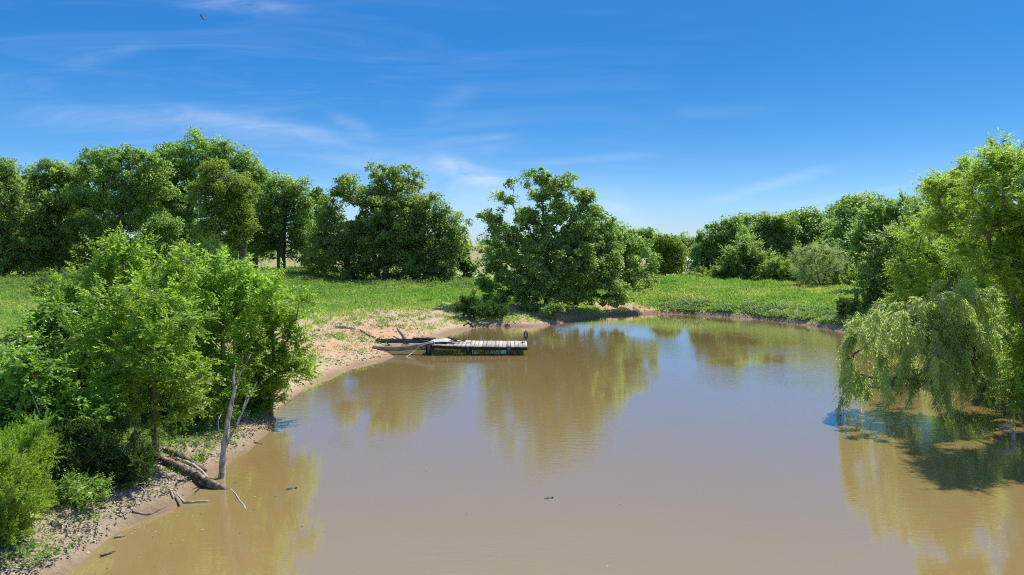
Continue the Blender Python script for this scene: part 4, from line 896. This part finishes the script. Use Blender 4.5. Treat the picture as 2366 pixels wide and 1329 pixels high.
laid('log', 'pale fallen limb lying on the shaded dirt under the spreading oak', 'log', [gp(1200, 712, 64.0, .12), gp(1225, 714, 63.6, .2), gp(1262, 718, 63.0, .12)], [.05, .07, .06], 'bleached', 9, .1, 8, 73)
# white sheet in the grass behind the oak
p = gp(1212, 677, 80, .25)
mb = MB(); R = np.array([[1, 0, 0], [0, math.cos(.25), -math.sin(.25)], [0, math.sin(.25), math.cos(.25)]])
for k in range(7): mb.box((-.75 + k * .25, 0, .02 * (k % 2)), (.25, 1.2, .03), R, .004)
o = mb.build('metal_sheet', M['sheet']); o.location = tuple(p); tag(o, 'white corrugated sheet lying in the grass behind the spreading oak', 'sheet')

# ------------------------------------------------------------------ birds and turtles
def rings(mb, P, Rx, Rz, tint, n=12, side=None):
    """smooth body along a path with elliptical rings"""
    P = np.array(P, float); d = unit(np.gradient(P, axis=0)); s = np.array(side if side is not None else (1.0, 0, 0))
    ang = np.arange(n) * 2 * math.pi / n; v = []; t_ = []
    for i in range(len(P)):
        x = unit(s - d[i] * (s @ d[i])); y = np.cross(d[i], x)
        v += [P[i] + x * math.cos(a) * Rx[i] + y * math.sin(a) * Rz[i] for a in ang]; t_ += [tint(i, a) for a in ang]
    f = [[i * n + j, i * n + (j + 1) % n, (i + 1) * n + (j + 1) % n, (i + 1) * n + j] for i in range(len(P) - 1) for j in range(n)] + [list(range(n))[::-1], list(range((len(P) - 1) * n, len(P) * n))]
    mb.add(v, f); mb.A[-1] = np.array(t_)
hm = bird_mat('heron_plumage', (.012, .013, .016), (.42, .36, .32), 0, 1)
hx = (1215 - CX) * 45.0 / F; hz0 = deck_z(x1)
mb = MB()
# hunched heron: tail low, body upright, neck folded, head sunk on the shoulders, seen from the front with folded dark wings at both sides
rings(mb, [(0, .17, .13), (0, .14, .17), (0, .10, .23), (0, .06, .31), (0, .03, .40), (0, .01, .49), (0, -.01, .57), (0, -.02, .63), (0, -.035, .665), (0, -.05, .70), (0, -.06, .73), (0, -.06, .755)],
      [.02, .06, .10, .13, .145, .14, .12, .09, .065, .058, .05, .015], [.015, .05, .09, .115, .12, .11, .095, .075, .06, .058, .05, .015], lambda i, a: (.9 if i >= 9 else (.65 if math.sin(a) < -.93 and i > 3 else .03)), 14)
rings(mb, [(0, -.09, .705), (0, -.14, .69), (0, -.22, .665)], [.022, .014, .003], [.02, .012, .003], lambda i, a: .55, 7)
for s in (-1, 1):
    mb.tube(curve([(s * .05, .02, .24), (s * .052, .045, .12), (s * .05, .03, .015)], 6), [.024, .012, .009], 6, a=.2)
    for t in (-.5, 0, .5): mb.tube([(s * .05, .03, .012), (s * .05 + .06 * math.sin(t), .03 - .075 * math.cos(t), .008)], [.008, .004], 5, a=.2)
o = mb.build('heron', hm, None, True); o.location = (hx, 45.0, hz0 + .002); tag(o, 'hunched dark heron standing on the far end of the dock', 'bird')
def soar(name, label, px, py, D, span, rot):
    mb = MB(); b = span / 2
    rings(mb, [(0, -.26, .0), (0, -.20, .01), (0, -.10, .02), (0, .05, .02), (0, .18, .01), (0, .27, 0), (0, .34, .0)], [.012, .03, .07, .09, .06, .04, .07], [.012, .03, .06, .07, .045, .02, .012], lambda i, a: .35 if i < 2 else .1, 10)
    for s in (-1, 1):
        st = [(.05, .13, -.16, .03), (.3, .13, -.15, .10), (.6, .15, -.12, .15), (.8, .13, -.10, .19)]
        v, f = [], []
        for k, (t, y0, y1, z) in enumerate(st):
            X = s * t * b * 1.0
            v += [(X, -y0, z), (X, -y1 + .0 + .3, z - .01), (X, -y0, z - .025), (X, -y1 + .3, z - .03)]
        for k in range(3):
            a_, c_ = k * 4, k * 4 + 4
            q = [[a_, c_, c_ + 1, a_ + 1], [a_ + 2, a_ + 3, c_ + 3, c_ + 2], [a_, a_ + 2, c_ + 2, c_], [a_ + 1, c_ + 1, c_ + 3, a_ + 3]]
            f += q if s > 0 else [x_[::-1] for x_ in q]
        f += [[0, 1, 3, 2], [12, 14, 15, 13]]
        mb.add(np.array(v), f, .12)
        for k in range(5):
            y_ = -.11 + k * .11; mb.tube([(s * .79 * b, y_, .175), (s * .9 * b, y_ + (k - 2) * .03, .2), (s * (1.0 - .02 * abs(k - 1)) * b, y_ + (k - 2) * .07, .24)], [.05, .04, .012], 6, a=.12, sq=.25)
    o = mb.build(name, M['bird'], None, True); o.location = tuple(W(px, py, D)); o.rotation_euler = rot
    return tag(o, label, 'bird')
M['bird'] = bird_mat('vulture_plumage', (.010, .009, .008), (.10, .06, .05), 0, 1)
soar('vulture', 'black vulture banking high in the upper left of the sky', 467, 40, 185, 1.7, (math.radians(62), math.radians(52), math.radians(25)))
soar('vulture', 'tiny far-off bird above the highest dome of the left wood', 654, 357, 420, 1.7, (math.radians(10), math.radians(15), .4))
tm = plain_mat('turtle_shell', (.020, .030, .020), (.075, .085, .055), .35, 20, .5); ts = plain_mat('turtle_skin', (.025, .024, .018), (.10, .10, .06), .5, 30)
def turtle(label, px, py, rz, up, ln):
    p = onwater(px, py); e = empty('turtle', p, label, 'turtle', None, rz)
    mb = MB(); n, k = 16, 7; v, f = [(0, 0, up)], []
    for i in range(1, k + 1):
        r = math.sin(i / k * math.pi / 2)
        for j in range(n):
            a = j * 2 * math.pi / n; v.append((math.cos(a) * r * ln * .5, math.sin(a) * r * ln * .40, up * math.cos(i / k * math.pi / 2) * 1.0 - .03 * (i == k) * 1.0))
    for j in range(n): f.append([0, 1 + j, 1 + (j + 1) % n])
    for i in range(k - 1): f += [[1 + i * n + j, 1 + (i + 1) * n + j, 1 + (i + 1) * n + (j + 1) % n, 1 + i * n + (j + 1) % n] for j in range(n)]
    mb.add(v, f); mb.build('shell', tm, e, True)
    mb = MB(); rings(mb, [(ln * .40, 0, -.03), (ln * .52, 0, .005), (ln * .60, 0, .022), (ln * .68, 0, .028), (ln * .74, 0, .024)], [.022, .020, .022, .018, .006], [.02, .018, .02, .016, .006], lambda i, a: .5, 10, (0, 1.0, 0))
    mb.build('head', ts, e, True)
    return e
turtle('dark green turtle floating with its shell at the surface, left of centre', 671, 1131, .25, .018, .24)
turtle('turtle with only head and a little shell showing in the open water', 1266, 1153, .2, .008, .20)

# ------------------------------------------------------------------ distant fence and road
f0, f1 = W(520, 612, 118), W(790, 606, 132)
fe = empty('wire_fence', (f0[0], f0[1], gz(f0[0], f0[1])), 'thin wire fence on dark stakes crossing the tan field behind the oaks', 'fence')
ps = [f0 + (f1 - f0) * t for t in np.linspace(0, 1, 8)]
ps = [np.array([q[0], q[1], gz(q[0], q[1])]) for q in ps]; og = np.array(fe.location)
for q in ps:
    mb = MB(); mb.tube([q - og + [0, 0, -.3], q - og + [0, 0, .6], q - og + [0, 0, 1.35]], [.05, .05, .045], 7, .05); mb.build('post', M['darkwood'], fe)
for h in (.4, .8, 1.2):
    mb = MB(); mb.tube([q - og + [0, -.05, h] for q in ps], .012, 4); mb.build('wire', M['steel'], fe)
def road():
    yy = np.linspace(120, 330, 60); xx = 29.5 + (yy - 120) * .238 + 3 * np.sin(yy * .02)
    hw = 2.6
    V = np.concatenate([np.stack([xx - hw, yy, terr(xx - hw, yy) + .05], -1), np.stack([xx + hw, yy, terr(xx + hw, yy) + .05], -1), np.stack([xx + hw, yy, terr(xx + hw, yy) - .3], -1), np.stack([xx - hw, yy, terr(xx - hw, yy) - .3], -1)])
    n = len(yy); Q = [[i + a * n, i + 1 + a * n, i + 1 + ((a + 1) % 4) * n, i + ((a + 1) % 4) * n] for a in range(4) for i in range(n - 1)]
    o = quads('road', V, Q, plain_mat('pale_gravel', (.52, .42, .36), (.66, .56, .50), .95, 3)); tag(o, kind='structure')
road()

# ------------------------------------------------------------------ ground cover
def scatter(n, xr, yr, seed, dens):
    rg = np.random.default_rng(seed)
    y = yr[0] + (yr[1] - yr[0]) * rg.random(n); x = xr[0] + (xr[1] - xr[0]) * rg.random(n)
    vis = np.abs(x) < (.72 * y + 3); x, y = x[vis], y[vis]
    k = rg.random(len(x)) < dens(x, y); return x[k], y[k], rg
def tufts(name, x, y, rg, nb, h, wd, mat, tint, lean=.5):
    n = len(x); z = terr(x, y); hh = h(x, y) * rg.uniform(.5, 1.4, n)
    base = np.stack([x, y, z], -1).repeat(nb, 0); H = hh.repeat(nb)[:, None] * rg.uniform(.6, 1.2, (n * nb, 1))
    d = unit(np.concatenate([rg.normal(0, lean, (n * nb, 2)), np.ones((n * nb, 1))], 1))
    C = base + rg.normal(0, 1, (n * nb, 3)) * np.array([1, 1, 0]) * H * .35 + d * H * .5
    N = unit(rg.normal(0, 1, (n * nb, 3)) * np.array([1, 1, .2]))
    W_ = wd(x, y).repeat(nb) * rg.uniform(.7, 1.3, n * nb)
    return leaves(name, C, d, N, H[:, 0], W_, tint(x, y, rg).repeat(nb) + rg.normal(0, .12, n * nb), M[mat])
gd = lambda x, y: (shore_dist(x, y) > .25) * np.clip(1.15 - 1.5 * np.clip(bareness(x, y) + (vnoise(x, y, 1.3, 3) - .5) * 1.3, 0, 1), .02, 1)
x, y, rg = scatter(330000, (-62, 62), (33, 96), 91, gd)
dry = lambda x, y, rg: .20 + 1.6 * (vnoise(x, y, .30, 4) - .45) + .35 * bareness(x, y) + .30 * blob(x, y, 24, 73, 16, 4)
o = tufts('grass', x, y, rg, 5, lambda x, y: (.10 + .0013 * y) * (1 + 1.3 * smooth(.56, .70, vnoise(x, y, .6, 3))) + .14 * smooth(60, 85, y) * smooth(0, -20, x), lambda x, y: .018 + .0006 * y, 'grass', dry, .8)
tag(o, 'green grass covering the banks, the dam and the meadow', 'grass', kind='stuff')
near = lambda x, y: (shore_dist(x, y) > .5) * np.clip(.9 - .9 * bareness(x, y) + (vnoise(x, y, 1.1, 3) - .55) * 2.4, 0, 1)
x, y, rg = scatter(26000, (-22, -5), (12.5, 33), 92, near)
o = tufts('short_grass', x, y, rg, 7, lambda x, y: .13 + 0 * x, lambda x, y: .016 + 0 * x, 'grass', lambda x, y, rg: rg.normal(.3, .15, len(x)), .8)
tag(o, 'short grass and seedlings on the near left bank', 'grass', kind='stuff')
right = lambda x, y: (shore_dist(x, y) > .35) * np.clip(.9 + (vnoise(x, y, 1.1, 3) - .5) * 2, 0, 1)
y = 12 + 26 * np.random.default_rng(71).random(16000); x = 16 + 20 * np.random.default_rng(72).random(16000); rg = np.random.default_rng(73)
k = rg.random(16000) < right(x, y); x, y = x[k], y[k]
o = tufts('bank_grass', x, y, rg, 7, lambda x, y: .20 + 0 * x, lambda x, y: .02 + 0 * x, 'grass', lambda x, y, rg: rg.normal(.3, .15, len(x)), .8)
tag(o, 'grass on the right bank under the willows', 'grass', kind='stuff')
def weeds(name, label, xyr, h, m, L, mat, wid=.6):
    x, y, rg = xyr; n = len(x); z = terr(x, y); hh = h * rg.uniform(.4, 1.3, n)
    A = np.stack([x, y, z], -1)
    C = A.repeat(m, 0) + rg.normal(0, 1, (n * m, 3)) * np.array([.45, .45, 0]) * hh.repeat(m)[:, None] + UP * (hh.repeat(m) * rg.random(n * m) ** .7)[:, None]
    N = unit(UP + rg.normal(0, .55, C.shape)); T = np.cross(N, rnd(rg, n * m)); ln = L * rg.uniform(.6, 1.3, n * m)
    o = leaves(name, C, T, N, ln, ln * wid, rg.normal(.45, .2, n).repeat(m) + rg.normal(0, .15, n * m), M[mat])
    return tag(o, label, 'weeds', kind='stuff')
wd_ = lambda x, y: np.clip(blob(x, y, -14, 85, 11, 4) * 1.0 + blob(x, y, -27, 82, 12, 7) * .9 + blob(x, y, -6, 82, 6, 3) + blob(x, y, -45, 78, 16, 9) * .8, 0, 1) * np.clip(vnoise(x, y, .5, 3) * 3 - .9, 0, 1)
weeds('weeds', 'knee-high leafy weeds around the trunks of the left wood', scatter(16000, (-62, 2), (66, 97), 93, wd_), .6, 14, .19, 'weed')
sp_ = lambda x, y: (shore_dist(x, y) > .45) * smooth(3.6, 1.0, shore_dist(x, y)) * smooth(12.5, 17, x) * np.clip(vnoise(x, y, .8, 3) * 4 - 1.2, 0, 1)
weeds('shore_plants', 'low pale-green broad-leaved plants fringing the far shore', scatter(60000, (11, 36), (40, 74), 94, sp_), .30, 12, .14, 'shore')
nw = lambda x, y: (shore_dist(x, y) > .45) * np.clip(vnoise(x, y, .9, 3) * 4 - 1.7, 0, 1)
weeds('seedlings', 'scattered leafy seedlings on the near left bank', scatter(9000, (-20, -5), (12.5, 31), 95, nw), .20, 14, .08, 'weed')
bw = lambda x, y: (shore_dist(x, y) > .4) * np.clip(vnoise(x, y, .7, 3) * 4 - 2.1, 0, 1) * smooth(-4, -7, x)
weeds('seedlings', 'leafy tufts of weeds on the dirt bank behind the dock', scatter(7000, (-22, -1), (33, 62), 96, bw), .20, 10, .10, 'weed')
x, y, rg = scatter(36000, (-16, -4.5), (12.5, 31), 97, lambda x, y: (shore_dist(x, y) > .3) * smooth(5, 1, shore_dist(x, y)) * np.clip(vnoise(x, y, 1.2, 3) * 3 - .8, 0, 1))
n = len(x); C = np.stack([x, y, terr(x, y) + .015 + .03 * rg.random(n)], -1); N = unit(UP + rg.normal(0, .45, C.shape)); T = np.cross(N, rnd(rg, n))
o = leaves('leaf_litter', C, T, N, rg.uniform(.05, .12, n), rg.uniform(.03, .07, n), rg.normal(.45, .28, n), M['litter'], None, -.3); tag(o, 'dry brown and grey leaf litter along the near waterline', 'leaf litter', kind='stuff')
def clods(name, label, xyr, s0, s1, mat):
    x, y, rg = xyr; n = len(x); mb_v = []; ico = np.array([(1, 0, 0), (0, 1, 0), (-1, 0, 0), (0, -1, 0), (.6, .6, .55), (-.6, .6, .6), (-.6, -.6, .5), (.6, -.6, .6), (0, 0, .8), (0, 0, -.5)])
    fc = np.array([(0, 1, 4), (1, 2, 5), (2, 3, 6), (3, 0, 7), (4, 1, 5), (5, 2, 6), (6, 3, 7), (7, 0, 4), (4, 5, 8), (5, 6, 8), (6, 7, 8), (7, 4, 8)])
    s = rg.uniform(s0, s1, n) * (rg.random(n) ** 1.5 * .8 + .4); a = rg.random(n) * 6.28
    V = ico[None] * s[:, None, None] * (1 + rg.normal(0, .18, (n, 10, 1))) * np.array([1.2, .9, .7])
    X = V[..., 0] * np.cos(a)[:, None] - V[..., 1] * np.sin(a)[:, None]; Y = V[..., 0] * np.sin(a)[:, None] + V[..., 1] * np.cos(a)[:, None]
    V = np.stack([X + x[:, None], Y + y[:, None], V[..., 2] + terr(x, y)[:, None]], -1).reshape(-1, 3)
    Fs = (fc[None] + (np.arange(n) * 10)[:, None, None]).reshape(-1, 3)
    o = quads(name, V, Fs, mat, None, {'tint': rg.random(n).repeat(10)}); return tag(o, label, 'clods', kind='stuff')
cl = tint_mat('clod', (.20, .145, .095), (.50, .39, .29), .95)
clods('clods', 'crumbled clay clods on the near bank', scatter(2600, (-15, -4.5), (12.5, 31), 98, lambda x, y: (shore_dist(x, y) > .15) * smooth(3.2, .4, shore_dist(x, y)) * np.clip(vnoise(x, y, 1.6, 2) * 3 - 1, 0, 1)), .015, .055, cl)
cr = tint_mat('red_clod', (.27, .15, .085), (.60, .44, .31), .95)
clods('clods', 'broken clay clods on the bare far banks', scatter(40000, (-16, 20), (38, 74), 99, lambda x, y: (shore_dist(x, y) > .2) * np.clip(bareness(x, y) * 1.2 - .4, 0, 1) * np.clip(vnoise(x, y, .9, 3) * 3 - 1, 0, 1)), .02, .09, cr)
def far_woods():
    rg = np.random.default_rng(404); A = []
    for k in range(230):
        x = rg.uniform(-260, 260); y = 250 + rg.uniform(-25, 60) + .1 * abs(x); h = rg.uniform(2.8, 6.5); g0 = gz(x, y)
        u = rnd(rg, 26); A.append(np.array([x, y, g0 + h * .5]) + u * np.array([h * .9, h * .8, h * .5]) * rg.random((26, 1)) ** .4)
    A = np.vstack(A); C, T, N, L, Wd, ti = rosettes(rg, A, np.tile(UP, (len(A), 1)), 14, 1.0, .7)
    tag(leaves('far_woods', C, T, N, L, Wd, ti, M['oak2']), 'low line of distant trees along the horizon', 'woods', kind='stuff')
far_woods()
# sunken branch and floating bits
laid('branch', 'pale sunken branch just breaking the surface off the rotten log', 'branch', [onwater(528, 1122) + [0, 0, -.02], onwater(548, 1150) + [0, 0, .004], onwater(565, 1172) + [0, 0, -.008], onwater(584, 1192) + [0, 0, -.03]], [.014, .02, .022, .012], 'bleached', 12, .1, 7, 74, rest=False)
rg = np.random.default_rng(515)
px_, py_ = rg.uniform(180, 1500, 900), rg.uniform(960, 1329, 900)
q = np.stack([onwater(a, b) for a, b in zip(px_, py_)]); dd = -shore_dist(q[:, 0], q[:, 1])
q = q[(dd > .1) & (rg.random(len(q)) < np.exp(-dd / 1.6) * .9 + .012)]; n = len(q)
o = leaves('floating_leaves', q + [0, 0, .006], np.cross(UP + rg.normal(0, .05, (n, 3)), rnd(rg, n)), UP + rg.normal(0, .06, (n, 3)), rg.uniform(.03, .09, n), rg.uniform(.02, .045, n), rg.normal(.5, .25, n), M['litter'], None, -.05)
tag(o, 'dead leaves and bark bits floating near the left shore', 'floating leaves', kind='stuff')
